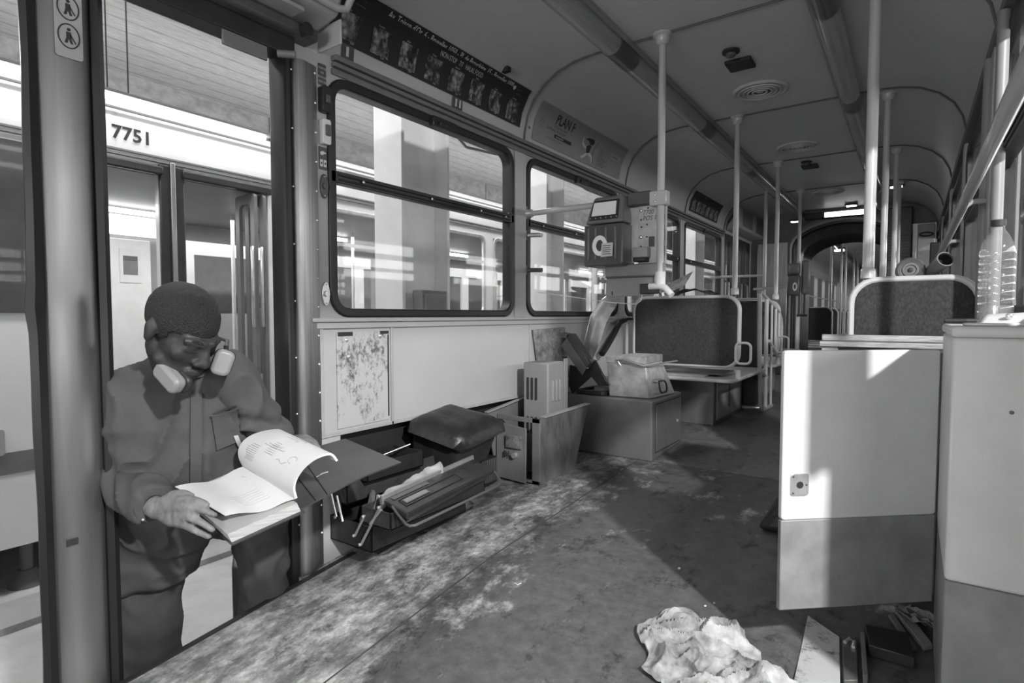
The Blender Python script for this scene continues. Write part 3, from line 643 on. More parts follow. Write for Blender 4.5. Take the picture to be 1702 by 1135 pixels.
o = wsign('request_button', 1.323, 1.359, 1.575, 1.665, 'white_paint', 'white stop request button with dark square, above the hand pictograms', 'button', .025, .008); MB().box((-1.766, 1.334, 1.605), (-1.758, 1.353, 1.645)).build('push_button', 'dark_grey', o, bevel=.002)
o = wsign('pictogram_sticker', 1.320, 1.357, 1.485, 1.568, 'dark_grey', 'dark sticker with pointing hand and two panels pictogram', 'sticker', .002)
m_ = MB(); m_.prism([(1.326, 1.548), (1.336, 1.553), (1.351, 1.549), (1.352, 1.545), (1.340, 1.543), (1.340, 1.539), (1.328, 1.538)], -1.788, -1.787, YZ(0)); m_.build('hand_symbol', 'white_paint', o, smooth=False)
for y in (1.325, 1.341): q = MB().prism(rrect(y, 1.496, y+.012, 1.522, .002), -1.788, -1.787, YZ(0)).build('panel_symbol', 'white_paint', o, smooth=False); MB().prism([(y+.006+.003*math.cos(R(a)), 1.509+.004*math.sin(R(a))) for a in range(0, 360, 30)], -1.787, -1.7865, YZ(0)).build('dot', 'ink', q, smooth=False)
def socket(z, h, label, mtl):
    t = thing('key_switch', (-1.79, 1.34, z), label, 'switch')
    MB().prism([(1.340+.017*math.cos(R(a)), z+h/2*math.sin(R(a))*(1 if abs(math.sin(R(a))) > 2 else 1)) for a in range(0, 360, 15)], -1.79, -1.782, YZ(0)).build('plate', mtl, t, bevel=.002)
    MB().cyl((-1.782, 1.34, z), (-1.774, 1.34, z), .011).build('knob', mtl if mtl != 'mid_grey' else 'alu', t)
    for q in (-.38, .38): MB().ell((-1.781, 1.34, z+h*q), (.003, .003, .003), nu=8, nv=6).build('screw', 'chrome', t)
socket(1.425, .09, 'dark oval key switch beside the first window, upper one', 'dark_grey')
socket(1.03, .09, 'light oval key switch beside the first window, lower one', 'alu')

# ================================================================== POSTERS ON THE COVE
def cove_panel(name, y0, y1, s0, s1, m, label, cat='poster', d0=.001, d1=.004, parent=None):
    mb = MB(); n = 8; mb.grid([[cove_pt(y, s0+(s1-s0)*k/n, d1) for k in range(n+1)] for y in (y0, y1)], th=.002)
    o = mb.build(name, m, parent)
    if label: tag(o, label, cat)
    return o
def cove_text(txt, size, y, s, m, parent, align='LEFT', xs=1.0, d=.0065, slope=0, bold=0, name='lettering'):
    vs, fs = text_mesh(txt, size, align, xs=xs, bold=bold); mb = MB(); mb.add([cove_pt(y+v[0], s+v[1]+slope*v[0], d) for v in vs], fs); return mb.build(name, m, parent, smooth=False)
p1 = cove_panel('food_poster', 1.36, 2.605, .075, .275, 'poster_dark', 'long dark restaurant poster with eight food pictures above the first window')
cove_text('Av. Toison d\'Or, 6 - Bruxelles 1050 - Pl. de Brouckère, 15 - Bruxelles 1000', .040, 1.60, .240, 'print_light', p1, xs=.70, bold=.0004)
cove_text('NON-STOP   7/7   HALAL FOOD', .032, 1.92, .208, 'print_light', p1, xs=.66)
for yy in (1.45, 2.50):
    cove_text('HECTOR', .024, yy, .232, 'print_light', p1, xs=.7); cove_text('- - - - - - -', .014, yy, .222, 'print_light', p1, xs=.8)
    mb = MB(); mb.add([cove_pt(yy-.03+.012*math.cos(R(a)), .245+.014*math.sin(R(a)), .0065) for a in range(0, 360, 30)], [tuple(range(12))]); mb.build('logo_mark', 'print_light', p1, smooth=False)
def food_fn(nt, co, b):
    v = nt.nodes.new('ShaderNodeTexVoronoi'); v.inputs['Scale'].default_value = 42; nt.links.new(co, v.inputs[0])
    a = n_noise(nt, co, 16, 8, (1, 1.6, 1), .75); c = n_math(nt, 'MULTIPLY', n_range(nt, a, .44, .56, .008, .42), n_range(nt, v.outputs[0], .0, .7, 1.2, .3)); return c
node_mat('food_picture', food_fn, .45)
names = ['Poulet', 'Crevettes', 'Burger', 'Tenders', 'Américain', 'Falafel', 'Salade', 'Hot Wings']
for k in range(8):
    y = 1.40+k*.152; h = .088
    q = cove_panel('food_picture', y, y+.092, .088, .088+h+.012, 'food_picture', None, parent=p1, d1=.0065)
    cove_text(names[k], .0095, y+.02, .193, 'print_light', p1, xs=.8, d=.0085)
    cove_text('3,50', .013, y+.055, .082, 'print_light', p1, xs=.8, d=.0085)
# window stickers hanging below it
for k, (y, w) in enumerate(((1.425, .055), (2.055, .07))):
    o = cove_panel('window_pictogram', y, y+w, .022, .075, 'dark_grey', ['small dark pictogram sticker with one window bar, above the first window near the door', 'small dark pictogram sticker with two figures, above the middle of the first window'][k], 'sticker')
    for j in range(k+1): yy = y+.018+j*.028; mb = MB(); mb.add([cove_pt(yy, .032, .0065), cove_pt(yy+.012, .032, .0065), cove_pt(yy+.012, .068, .0065), cove_pt(yy, .068, .0065)], [(0, 1, 2, 3)]); mb.build('symbol', 'white_paint', o, smooth=False)
p2 = cove_panel('clinic_poster', 2.735, 3.90, .045, .265, 'poster_grey', 'grey family planning poster with running woman drawing above the second window')
cove_text('PLAN F', .080, 2.93, .186, 'ink', p2, xs=.85, bold=.0018)
cove_text('Centre de Planning familial', .018, 2.93, .165, 'ink', p2, xs=.8)
cove_text('02 290 04 62 • 02 290 08 47', .026, 2.86, .138, 'ink', p2, xs=.72)
mb = MB(); mb.grid([[cove_pt(y, s, .0062) for s in (.108, .128)] for y in (2.955, 3.16)]); b_ = mb.build('web_bar', 'ink', p2, smooth=False); cove_text('www.planf.be', .017, 2.97, .112, 'print_light', p2, d=.008)
cove_text('Av. du Roi Chevaliers • 1210 Bruxelles', .012, 2.87, .09, 'ink', p2)
for k in range(4): cove_text('. . . . . . . . . . . . . . . . . .', .009, 2.94+.02*k, .078-.009*k, 'ink', p2)
mb = MB(); mb.add([cove_pt(2.80+.018*math.cos(R(a)), .155+.02*math.sin(R(a)), .0062) for a in range(0, 360, 20)]+[cove_pt(2.80+.016*math.cos(R(a)), .155+.018*math.sin(R(a)), .0062) for a in range(0, 360, 20)], [(i, (i+1) % 18, 18+(i+1) % 18, 18+i) for i in range(18)]); mb.build('phone_ring', 'ink', p2, smooth=False)
# running woman with bow
fy, fs_ = 3.38, .14
def cpoly(pts, m, name, d=.0064):
    return MB().add([cove_pt(fy+a, fs_+b, d) for a, b in pts], [tuple(range(len(pts)))]).build(name, m, p2, smooth=False)
cpoly([(-.03, .01), (.0, .03), (.03, .025), (.02, -.02), (-.02, -.03)], 'ink', 'drawn_dress', .0068)
cpoly([(-.015, -.02), (.015, -.02), (-.03, -.055), (-.075, -.075), (-.08, -.06), (-.045, -.045)], 'print_light', 'drawn_leg')
cpoly([(.0, -.02), (.025, -.015), (.07, -.035), (.075, -.075), (.065, -.078), (.055, -.045), (.01, -.035)], 'print_light', 'drawn_leg')
cpoly([(-.02, .0), (-.05, -.005), (-.09, .015), (-.10, .055), (-.092, .058), (-.082, .025), (-.045, .012)], 'print_light', 'drawn_arm')
cpoly([(.01, .03), (.04, .035), (.05, .055), (.035, .07), (.01, .068), (-.04, .065), (-.07, .05), (-.03, .05)], 'ink', 'drawn_hair', .0070)
mb = MB(); pts = [cove_pt(fy+.09-.02*math.cos(k*.5-1.5)*1.0+.005*k*0, fs_-.07+.02*k, .007) for k in range(8)]; mb.tube(pts, .0012, 5); mb.build('drawn_bow', 'ink', p2)
for k, s in enumerate(('• Contraception', '• Pilule du lendemain', '• Test de grossesse', '• Consultation prénatale', '• Maladies sexuellement transmissibles (MST)', '• Prévention des Hépatites, SIDA', '• Une permanence psycho-sociale toute la semaine', '• Consultations juridiques et sociales', '• Permanence')):
    cove_text(s, .0135, 3.53-.003*k, .168-k*.0145, 'ink', p2, xs=.62)
mb = MB(); mb.grid([[cove_pt(y, s, .0062) for s in (.155, .19)] for y in (3.70, 3.86)]); mb.build('open_to_all_box', 'light_grey', p2, smooth=False); cove_text('Ouvert à tous', .022, 3.71, .165, 'ink', p2, xs=.8, d=.008)
p3 = cove_panel('food_poster', 5.50, 6.45, .06, .26, 'poster_dark', 'dark food poster above the fourth window, farthest along the wall')
cove_text('Av. Toison d\'Or, 6 - Bruxelles 1050', .03, 5.6, .235, 'print_light', p3, xs=.7)
for k in range(6): cove_panel('food_picture', 5.54+k*.15, 5.65+k*.15, .075, .18, 'food_picture', None, parent=p3, d1=.0065)
cove_pt_r = None
# speaker screw at start of the second bay
tag(MB().cyl((-1.785, 2.70, 2.0), (-1.775, 2.70, 2.0), .009).build('screw_cap', 'mid_grey'), 'small round screw cap on the cove beside the family planning poster', 'screw')
tag(MB().box((-1.70, 2.33, 2.155), (-1.66, 2.36, 2.18)).build('clip', 'black_paint', bevel=.003), 'small black clip on the top edge of the restaurant poster', 'clip')

# ================================================================== CEILING FITTINGS
def tube_light(x, side, label):
    t = thing('light_tube', (x, 3, 2.25), label, 'lamp', None)
    ysj = [-1.4, -.04, 1.31, 2.66, 4.03, 5.40, 6.76, 8.1]
    for a, b in zip(ysj, ysj[1:]):
        MB().tube([(x, a+.10, 2.245), (x, b-.10, 2.245)], .052, 20).build('cover', 'tube_cover', t)
    for y in ysj: MB().tube([(x, y-.11, 2.245), (x, y+.11, 2.245)], .054, 20).build('joint', 'tube_joint', t)
    MB().box((x-side*.045, -1.4, 2.262), (x-side*.068, 8.1, 2.282)).build('rail', 'light_grey', t)
    return t
tube_light(-1.21, -1, 'long clear light tube with dark joints running along the left of the ceiling')
tube_light(-.33, 1, 'long clear light tube with dark joints running along the right of the ceiling')
for y, lb in ((3.65, 'round ringed ceiling vent, the nearest one'), (5.02, 'round ringed ceiling vent, second along the ceiling'), (7.04, 'round ringed ceiling vent, the farthest one')):
    t = thing('ceiling_vent', (-.77, y, 2.28), lb, 'vent', 'ceiling vents')
    MB().lathe([(.155, 0), (.15, -.008), (.14, -.012), (.135, -.004), (.0, -.002)], Matrix.Translation((-.77, y, 2.279)), 36).build('rim', 'ceiling_paint', t)
    for r in (.115, .09, .065, .04):
        MB().tube([(-.77+r*math.cos(R(a)), y+r*math.sin(R(a)), 2.268-.004*(.115-r)*50*.1) for a in range(0, 360, 12)], .0055, 6, closed=True).build('ring', 'ceiling_paint', t)
    MB().lathe([(.13, 0), (.0, -.001)], Matrix.Translation((-.77, y, 2.2765)), 30).build('dark_gap', 'trim_line', t)
    MB().ell((-.77, y, 2.272), (.022, .022, .008)).build('hub', 'ceiling_paint', t)
for y, lb, lb2 in ((3.2, 'nearest black square ceiling sensor plate', 'small dark dome beside the nearest square plate'), (5.72, 'farther black square ceiling sensor plate', 'small dark dome beside the farther square plate')):
    tag(MB().box((-.84, y-.065, 2.262), (-.71, y+.065, 2.28)).build('sensor_plate', 'ink', bevel=.004), lb+' between the two light tubes', 'sensor')
    t = thing('ceiling_dome', (-.78, y-.17, 2.28), lb2, 'dome'); MB().lathe([(.042, 0), (.042, -.01), (.030, -.014)], Matrix.Translation((-.78, y-.17, 2.279)), 20).build('rim', 'ink', t); MB().ell((-.78, y-.17, 2.262), (.026, .026, .018)).build('dome', 'dark_grey', t)
def lit(x, y, z, lb):
    t = thing('ceiling_spot', (x, y, z), lb, 'lamp'); MB().box((x-.07, y-.05, z-.02), (x+.07, y+.05, z)).build('housing', 'ink', t, bevel=.01); MB().box((x-.05, y-.035, z-.026), (x+.05, y+.035, z-.02)).build('lens', 'lamp', t)
lit(-.16, 6.9, 2.25, 'small lit ceiling lamp at the right near the end bulkhead')
lit(-1.12, 7.3, 2.05, 'small lit lamp on the left above the rear door')
lit(-.62, 7.9, 2.27, 'small dark lamp on the ceiling just before the gangway arch')
t = thing('gangway_light', (-.80, 8.12, 2.15), 'lit rectangular strip light above the gangway arch', 'lamp'); MB().box((-1.15, 8.08, 2.155), (-.38, 8.2, 2.235)).build('housing', 'ink', t, bevel=.01); MB().box((-.92, 8.065, 2.165), (-.42, 8.08, 2.225)).build('lens', 'lamp_soft', t, bevel=.005)

# ================================================================== POLES
def pole(x, y, z0, label, z1=2.28, r=.0175, foot=True, joint=None):
    t = thing('grab_pole', (x, y, z0), label, 'pole', 'vertical grab poles')
    MB().cyl((x, y, z0), (x, y, z1-.02), r, n=20).build('pole', 'pole_paint', t)
    MB().lathe([(.047, 0), (.047, -.008), (.036, -.014), (.034, -.035), (.027, -.045), (.021, -.05)], Matrix.Translation((x, y, z1)), 24).build('ceiling_flange', 'pole_paint', t)
    if foot: MB().lathe([(.026, 0), (.026, .035), (.021, .045)], Matrix.Translation((x, y, z0)), 20).build('collar', 'pole_paint', t)
    return t
pl = pole(-1.0, 2.67, 1.10, 'light grab pole carrying the ticket validator rail, nearest on the left', foot=False)
pole(-.99, 4.05, 1.09, 'light grab pole standing on the corner of the large left seat back')
pole(-.98, 5.42, 1.09, 'light grab pole rising from the second left bench behind the seat back')
pole(-1.0, 6.75, .17, 'light grab pole holding the far ticket validator')
pole(-1.25, 6.3, .17, 'light grab pole beside the rear left door', z1=2.28)
pole(-.15, 2.74, 1.10, 'wide light grab pole on the left corner of the right seat back', r=.021)
pole(-.15, 4.12, 1.09, 'second grab pole on the right, just beyond the nearest one')
pole(-.13, 5.5, 1.09, 'third grab pole on the right')
pole(-.13, 6.85, .17, 'farthest grab pole on the right')
# white curved handle end at the foot of the first pole
t = thing('pole_bracket', (-1.0, 2.67, 1.06), 'white curved bracket at the lower end of the validator pole', 'bracket')
MB().tube([(-1.0, 2.67, 1.16), (-1.0, 2.67, 1.085)], .026, 16).build('sleeve', 'white_paint', t)
MB().tube([(-1.05, 2.66, 1.09), (-1.0, 2.66, 1.09), (-.965, 2.65, 1.08), (-.93, 2.64, 1.045)], .016, 12).build('arm', 'white_paint', t); MB().box((-1.1, 2.66, 1.055), (-1.0, 2.69, 1.105)).build('clamp', 'black_paint', t, bevel=.005)
# right hand rail along the windows
t = thing('hand_rail', (.14, 3, 1.34), 'long round hand rail running along the right windows', 'rail')
MB().cyl((.14, .2, 1.342), (.14, 4.7, 1.342), .0165, n=16).build('rail', 'pole_paint', t)
for y in (1.32, 2.66, 4.0): MB().tube([(.14, y, 1.342), (.17, y, 1.36), (.225, y, 1.36)], .010, 8).build('bracket', 'pole_paint', t)
for y in (1.35, 2.30, 2.70): tag(MB().cyl((.205, y, .93), (.205, y, 1.87), .016, n=14).build('window_post', 'housing_grey'), 'upright light window post on the right side, %s' % {1.35: 'beside the plastic bottle', 2.30: 'between bottle and right seat back', 2.70: 'behind the right seat back'}[y], 'post')

# ================================================================== TICKET VALIDATOR ON ITS RAIL
t = thing('validator_rail', (-1.4, 2.70, 1.52), 'horizontal grab rail from the window pillar to the first pole', 'rail')
MB().cyl((-1.76, 2.70, 1.522), (-1.03, 2.68, 1.518), .016, n=16).build('rail', 'pole_paint', t)
MB().cyl((-1.79, 2.70, 1.522), (-1.755, 2.70, 1.522), .03, .022, n=16).build('socket', 'alu', t); MB().prism([(2.70+.017*math.cos(R(a)), 1.525+.05*math.sin(R(a))) for a in range(0, 360, 20)], -1.79, -1.782, YZ(0)).build('wall_plate', 'alu', t)
MB().box((-1.05, 2.645, 1.475), (-.965, 2.70, 1.545)).build('clamp', 'pole_paint', t, bevel=.006)
for x, z in ((-1.02, 1.495), (-1.02, 1.525)): MB().ell((x, 2.643, z), (.006, .004, .006), nu=8, nv=6).build('bolt', 'chrome', t)
for z, lb in ((1.40, 'empty rail socket on the pillar below the validator rail, upper'), (1.205, 'empty rail socket on the pillar below the validator rail, lower')):
    q = thing('wall_bracket', (-1.79, 2.71, z), lb, 'bracket'); MB().prism([(2.70+.015*math.cos(R(a)), z+.045*math.sin(R(a))) for a in range(0, 360, 20)], -1.79, -1.783, YZ(0)).build('plate', 'alu', q)
    MB().tube([(-1.783, 2.70, z), (-1.74, 2.71, z), (-1.70, 2.715, z-.002)], .013, 10).build('stub', 'alu' if z > 1.3 else 'dark_grey', q)
t = thing('ticket_validator', (-1.26, 2.62, 1.2), 'grey ticket validator with a display and a big ring symbol', 'machine')
def front(y): return frame((0, y, 0), (1, 0, 0), (0, 0, 1), (0, -1, 0))
MB().prism([(-1.365, 1.205), (-1.36, 1.195), (-1.165, 1.195), (-1.155, 1.205), (-1.155, 1.40), (-1.365, 1.40)], -.10, .05, front(2.63)).build('lower_body', 'plastic_dark', t, bevel=.02, seg=4)
MB().hexa([(-1.365, 2.58, 1.405), (-1.155, 2.58, 1.405), (-1.155, 2.73, 1.405), (-1.365, 2.73, 1.405)], [(-1.335, 2.625, 1.545), (-1.175, 2.625, 1.545), (-1.175, 2.73, 1.545), (-1.335, 2.73, 1.545)]).build('upper_body', 'plastic_grey', t, bevel=.015, seg=4)
sl = (2.62-2.58)/.14
dsp = MB().hexa([(-1.345, 2.578+.02*sl, 1.42), (-1.18, 2.578+.02*sl, 1.42), (-1.18, 2.6, 1.42), (-1.345, 2.6, 1.42)], [(-1.33, 2.578+.12*sl, 1.525), (-1.19, 2.578+.12*sl, 1.525), (-1.19, 2.63, 1.525), (-1.33, 2.63, 1.525)]).build('bezel', 'ink', t, bevel=.006)
MB().hexa([(-1.328, 2.574+.045*sl, 1.445), (-1.198, 2.574+.045*sl, 1.445), (-1.198, 2.59, 1.445), (-1.328, 2.59, 1.445)], [(-1.322, 2.574+.11*sl, 1.513), (-1.202, 2.574+.11*sl, 1.513), (-1.202, 2.61, 1.513), (-1.322, 2.61, 1.513)]).build('screen', 'screen', dsp, smooth=False)
for k in range(6): MB().ell((-1.33+k*.028, 2.580, 1.432), (.004, .003, .003), nu=8, nv=6).build('key', 'light_grey', dsp)
for x in (-1.345, -1.305, -1.25, -1.20): MB().box((x, 2.574, 1.225), (x+.012, 2.582, 1.385)).build('rib', 'plastic_grey', t, bevel=.004)
MB().ringprism([(-1.275+.040*math.cos(R(a)), 1.295+.05*math.sin(R(a))) for a in range(0, 360, 10)], [(-1.275+.020*math.cos(R(a)), 1.295+.028*math.sin(R(a))) for a in range(0, 360, 10)], .062, .068, front(2.64)).build('ring_symbol', 'white_bright', t)
lb = MB().hexa([(-1.268, 2.570, 1.238), (-1.205, 2.570, 1.240), (-1.205, 2.572, 1.240), (-1.268, 2.572, 1.238)], [(-1.262, 2.570, 1.305), (-1.202, 2.570, 1.305), (-1.202, 2.572, 1.305), (-1.262, 2.572, 1.305)]).build('paper_label', 'paper', t, smooth=False)
for k in range(5): MB().box((-1.258, 2.5695, 1.290-k*.010), (-1.212-.005*(k % 2), 2.570, 1.293-k*.010)).build('print_line', 'ink', lb, smooth=False)
# mounting plates between validator and pole
t = thing('mounting_plate', (-1.07, 2.69, 1.2), 'drilled metal mounting plate with hand written 7700 POS 1 beside the pole', 'plate')
MB().box((-1.175, 2.69, 1.215), (-1.12, 2.70, 1.485)).build('back_plate', 'alu', t); MB().box((-1.12, 2.685, 1.205), (-.975, 2.693, 1.487)).build('drilled_plate', 'plate_metal', t, bevel=.002)
for x, z in ((-1.105, 1.42), (-.99, 1.425), (-1.103, 1.385), (-.99, 1.385), (-1.075, 1.395), (-1.02, 1.40), (-1.105, 1.34), (-1.075, 1.335), (-1.02, 1.34), (-.995, 1.34), (-1.02, 1.275), (-.995, 1.275), (-1.07, 1.475), (-1.03, 1.478), (-1.105, 1.29)): MB().cyl((x, 2.686, z), (x, 2.6835, z), .0045, n=8).build('hole', 'ink', t)
for x, z in ((-1.105, 1.465), (-.993, 1.468), (-1.105, 1.335)): MB().ell((x, 2.681, z), (.009, .005, .009), nu=10, nv=6).build('bolt', 'chrome', t)
for s, z in (('7700', 1.443), ('POS 1', 1.415)): vs, fs = text_mesh(s, .033, xs=.85); MB().add(vs, fs, frame((-1.097, 2.684, z), (1, 0, .0), (.15, 0, 1), (0, -1, 0))).build('handwriting', 'ink', t, smooth=False)
MB().box((-1.065, 2.684, 1.285), (-1.035, 2.692, 1.335)).build('slot', 'dark_grey', t); cn = MB().box((-1.13, 2.64, 1.232), (-1.055, 2.685, 1.282)).build('connector', 'light_grey', t, bevel=.004); MB().box((-1.125, 2.63, 1.212), (-1.06, 2.683, 1.232)).build('socket', 'ink', cn, bevel=.004)
MB().box((-1.17, 2.66, 1.49), (-1.05, 2.72, 1.555)).build('top_bracket', 'dark_grey', t, bevel=.006)
t = thing('folded_plate', (-1.13, 2.69, 1.05), 'grey folded sheet metal plate hanging under the ticket validator', 'plate')
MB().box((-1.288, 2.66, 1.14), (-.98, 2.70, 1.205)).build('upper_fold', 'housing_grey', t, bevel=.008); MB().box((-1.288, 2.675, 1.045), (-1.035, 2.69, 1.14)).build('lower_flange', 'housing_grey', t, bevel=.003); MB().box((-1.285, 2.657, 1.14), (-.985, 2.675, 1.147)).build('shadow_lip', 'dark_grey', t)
for x in (-1.255, -1.06): MB().box((x, 2.673, 1.052), (x+.006, 2.676, 1.072)).build('slot', 'ink', t)
MB().tube([(-1.09, 2.67, 1.05), (-1.095, 2.665, 1.02), (-1.12, 2.66, 1.005), (-1.25, 2.66, 1.015), (-1.5, 2.68, 1.05), (-1.72, 2.70, 1.08)], .0022, 6).build('thin_wire', 'white_paint', t)
# second validator on the far pole
t = thing('ticket_validator', (-1.0, 6.7, 1.16), 'ticket validator on the far pole near the gangway arch', 'machine')
MB().box((-1.09, 6.60, 1.16), (-.97, 6.72, 1.38)).build('lower_body', 'plastic_dark', t, bevel=.02); MB().box((-1.085, 6.63, 1.38), (-.975, 6.72, 1.50)).build('upper_body', 'plastic_grey', t, bevel=.02); MB().box((-.965, 6.66, 1.17), (-.88, 6.75, 1.53)).build('card_reader', 'plastic_grey', t, bevel=.025)
MB().ringprism([(-1.01+.022*math.cos(R(a)), 1.25+.045*math.sin(R(a))) for a in range(0, 360, 15)], [(-1.01+.010*math.cos(R(a)), 1.25+.025*math.sin(R(a))) for a in range(0, 360, 15)], .0, .006, front(6.6)).build('ring_symbol', 'white_bright', t)
for x in (-.98, -.93): MB().cyl((x, 6.7, .95), (x, 6.7, 1.17), .010, n=8).build('support_tube', 'ink', t)
MB().cyl((-1.0, 6.7, .95), (-.9, 6.7, .95), .012, n=8).build('support_foot', 'ink', t)

# ================================================================== REAR LEFT DOOR, CABINET, BULKHEAD FITTINGS
t = thing('folding_door', (-1.80, 7.4, .1), 'dark folding rear door with tall narrow panes beyond the fourth window', 'door')
for k in range(4):
    y = 6.84+k*.31; lf = MB().ringprism(rrect(y, .12, y+.30, 1.92, .03), rrect(y+.06, .35, y+.24, 1.82, .07), -1.83, -1.79, YZ(0)).build('leaf', 'black_paint', t, bevel=.006); MB().box((-1.815, y+.05, .33), (-1.812, y+.25, 1.84)).build('pane', 'glass', lf, smooth=False)
    MB().tube([(-1.785, y+.03, 1.35), (-1.75, y+.03, 1.33), (-1.75, y+.03, .8), (-1.785, y+.03, .78)], .011, 8).build('handle', 'alu', lf)
t = thing('door_motor_box', (-1.68, 7.4, 1.92), 'white electrical cover box above the rear left door', 'box')
MB().hexa([(-1.79, 6.84, 1.93), (-1.62, 6.84, 1.95), (-1.62, 8.1, 1.95), (-1.79, 8.1, 1.93)], [(-1.775, 6.84, 1.99), (-1.62, 6.84, 2.19), (-1.62, 8.1, 2.19), (-1.775, 8.1, 1.99)]).build('cover', 'cream', t, bevel=.02)
for y in (6.95, 7.6): MB().hexa([(-1.625, y, 1.98), (-1.612, y, 1.98), (-1.612, y+.45, 1.98), (-1.625, y+.45, 1.98)], [(-1.622, y, 2.17), (-1.61, y, 2.17), (-1.61, y+.45, 2.17), (-1.622, y+.45, 2.17)]).build('lid', 'mid_grey', t, bevel=.006)
t = thing('door_side_rail', (-1.4, 6.8, 1.3), 'horizontal rail and post guard before the rear left door', 'rail'); MB().cyl((-1.79, 6.3, 1.36), (-1.25, 6.3, 1.36), .014).build('upper_rail', 'pole_paint', t); MB().cyl((-1.35, 6.28, 1.22), (-1.05, 6.28, 1.24), .012).build('lower_rail', 'alu', t)
tag(MB().box((-1.70, 8.10, .17), (-1.33, 8.195, 1.9)).build('cabinet_column', 'steel', bevel=.01), 'tall brushed metal column left of the gangway arch', 'cabinet')
t = thing('bulkhead_cabinet', (0, 8.1, .17), 'tall dark cabinet with vent and hatch right of the gangway arch', 'cabinet')
MB().box((-.26, 8.02, .17), (-.02, 8.19, 2.2)).build('louvre_panel', 'black_paint', t, bevel=.01); MB().box((-.02, 7.98, .17), (.21, 8.19, 2.0)).build('body', 'steel', t, bevel=.01)
MB().box((.03, 7.95, 1.45), (.19, 7.98, 1.98)).build('hatch', 'light_grey', t, bevel=.01); MB().tube([(.05+.06*(1+math.cos(R(a))), 7.94, 1.86+.02*math.sin(R(a))) for a in range(0, 360, 20)], .008, 8, closed=True).build('hatch_handle', 'ink', t)
for k in range(12): MB().box((-.25, 8.01, 1.5+k*.035), (-.03, 8.02, 1.51+k*.035)).build('louvre', 'dark_grey', t)
tag(MB().box((.14, 7.5, 1.4), (.225, 7.62, 1.72)).build('control_box', 'ink', bevel=.01), 'black box fixed high on the right wall near the bulkhead', 'box')

# ================================================================== SEATS
def seat_back(t, x0, x1, y, z0, z1, th=.045, pad='fabric'):
    MB().ringprism(rrect(x0, z0, x1, z1, .10), rrect(x0+.022, z0+.018, x1-.022, z1-.022, .085), -th/2, th/2, front(y)).build('back_frame', 'seat_shell', t, bevel=.008)
    MB().prism(rrect(x0+.020, z0+.015, x1-.020, z1-.020, .085), -th/2+.006, th/2-.004, front(y)).build('upholstery', pad, t, bevel=.008)
def bench(x0, x1, y, label, ped=True, far=False, pan=True, grp='bench seats'):
    t = thing('bench_seat', ((x0+x1)/2, y, .17), label, 'seat', grp)
    seat_back(t, x0, x1, y, .585, 1.09)
    if pan:
        MB().prism(rrect(x0, y-.17, x1+.0, y+.88, .05), .50, .525).build('seat_pan', 'seat_shell', t, bevel=.008)
    if ped:
        MB().box((x0+.05, y+.03, .17), (x1-.18, y+.84, .50)).build('pedestal', 'mid_grey', t, bevel=.006)
        MB().box((x1-.181, y+.10, .20), (x1-.176, y+.78, .47)).build('pedestal_door', 'light_grey', t, bevel=.002); MB().box((x1-.176, y+.42, .26), (x1-.172, y+.43, .46)).build('slot', 'ink', t)
    hx = x1-.01
    if not far: MB().tube([(hx, y-.02, .58), (hx+.0, y-.02, .52)], .018, 10).build('stay', 'seat_shell', t)
    hx += .035; hp = [(hx+u-.012*(.7-w)*0, y-.045, w) for u, w in rrect(-.046, .625, .050, .765, .030, 4)]
    MB().tube(hp, .0085, 8, closed=True).build('grab_loop', 'seat_shell', t)
    return t
bench(-1.72, -.945, 4.05, 'large upholstered double bench on the left, its patterned back towards us')
bench(-1.72, -.945, 5.46, 'second left bench, half hidden behind the tilted frames')
# right seat, seen over the cabinet door
t = thing('bench_seat', (0, 2.74, .1), 'single upholstered seat at the right behind the open cabinet door', 'seat', 'bench seats'); seat_back(t, -.215, .215, 2.74, .60, 1.105)
MB().prism(rrect(-.21, 2.36, .215, 2.76, .05), .47, .50).build('seat_pan', 'seat_shell', t, bevel=.008)
pl_ = MB().hexa([(-.49, 2.38, .095), (.21, 2.38, .095), (.21, 2.74, .11), (-.49, 2.74, .11)], [(-.24, 2.42, .47), (.21, 2.42, .47), (.21, 2.74, .47), (-.24, 2.74, .47)]).build('wheel_arch_base', 'leather', t, bevel=.03, seg=3)
# seats and poles of the second car
sc = thing('bench_seat', (-1.35, 9.9, .17), 'upholstered bench in the second car, one of the row receding beyond the gangway', 'seat', 'benches in the second car'); seat_back(sc, -1.72, -.98, 9.9, .55, 1.08); MB().box((-1.7, 9.95, .4), (-1.0, 10.3, .45)).build('seat_pan', 'seat_shell', sc); MB().box((-1.65, 9.98, .17), (-1.2, 10.25, .4)).build('pedestal', 'mid_grey', sc)
ORD = ['nearest', 'second', 'third', 'fourth', 'fifth', 'sixth', 'seventh', 'eighth', 'farthest']
for k in range(1, 9):
    c = copy_tree(sc); c.location.y += k*.85; c['label'] = 'upholstered bench in the second car, %s of the row beyond the gangway' % ORD[k]
sc['label'] = 'upholstered bench in the second car, nearest of the row beyond the gangway'
sp = thing('grab_pole', (-1.02, 9.9, .17), 'grab pole in the second car beyond the gangway', 'pole', 'poles in the second car'); MB().cyl((-1.02, 9.9, .17), (-1.02, 9.9, 2.28), .018).build('pole', 'pole_paint', sp)
sp['label'] = 'grab pole in the second car, nearest of those beyond the gangway'
for k in range(1, 9): c = copy_tree(sp); c['label'] = 'grab pole in the second car, %s of those beyond the gangway' % ORD[k]; c.location.y += k*.85+.1*(k % 2); c.location.x += (.05 if k % 3 else .35)
t = thing('light_tube', (-1.21, 14, 2.25), 'light tube on the ceiling of the second car', 'lamp')
MB().tube([(-1.21, 9.4, 2.222), (-1.21, 18.8, 2.222)], .052, 14).build('cover', 'tube_cover', t)
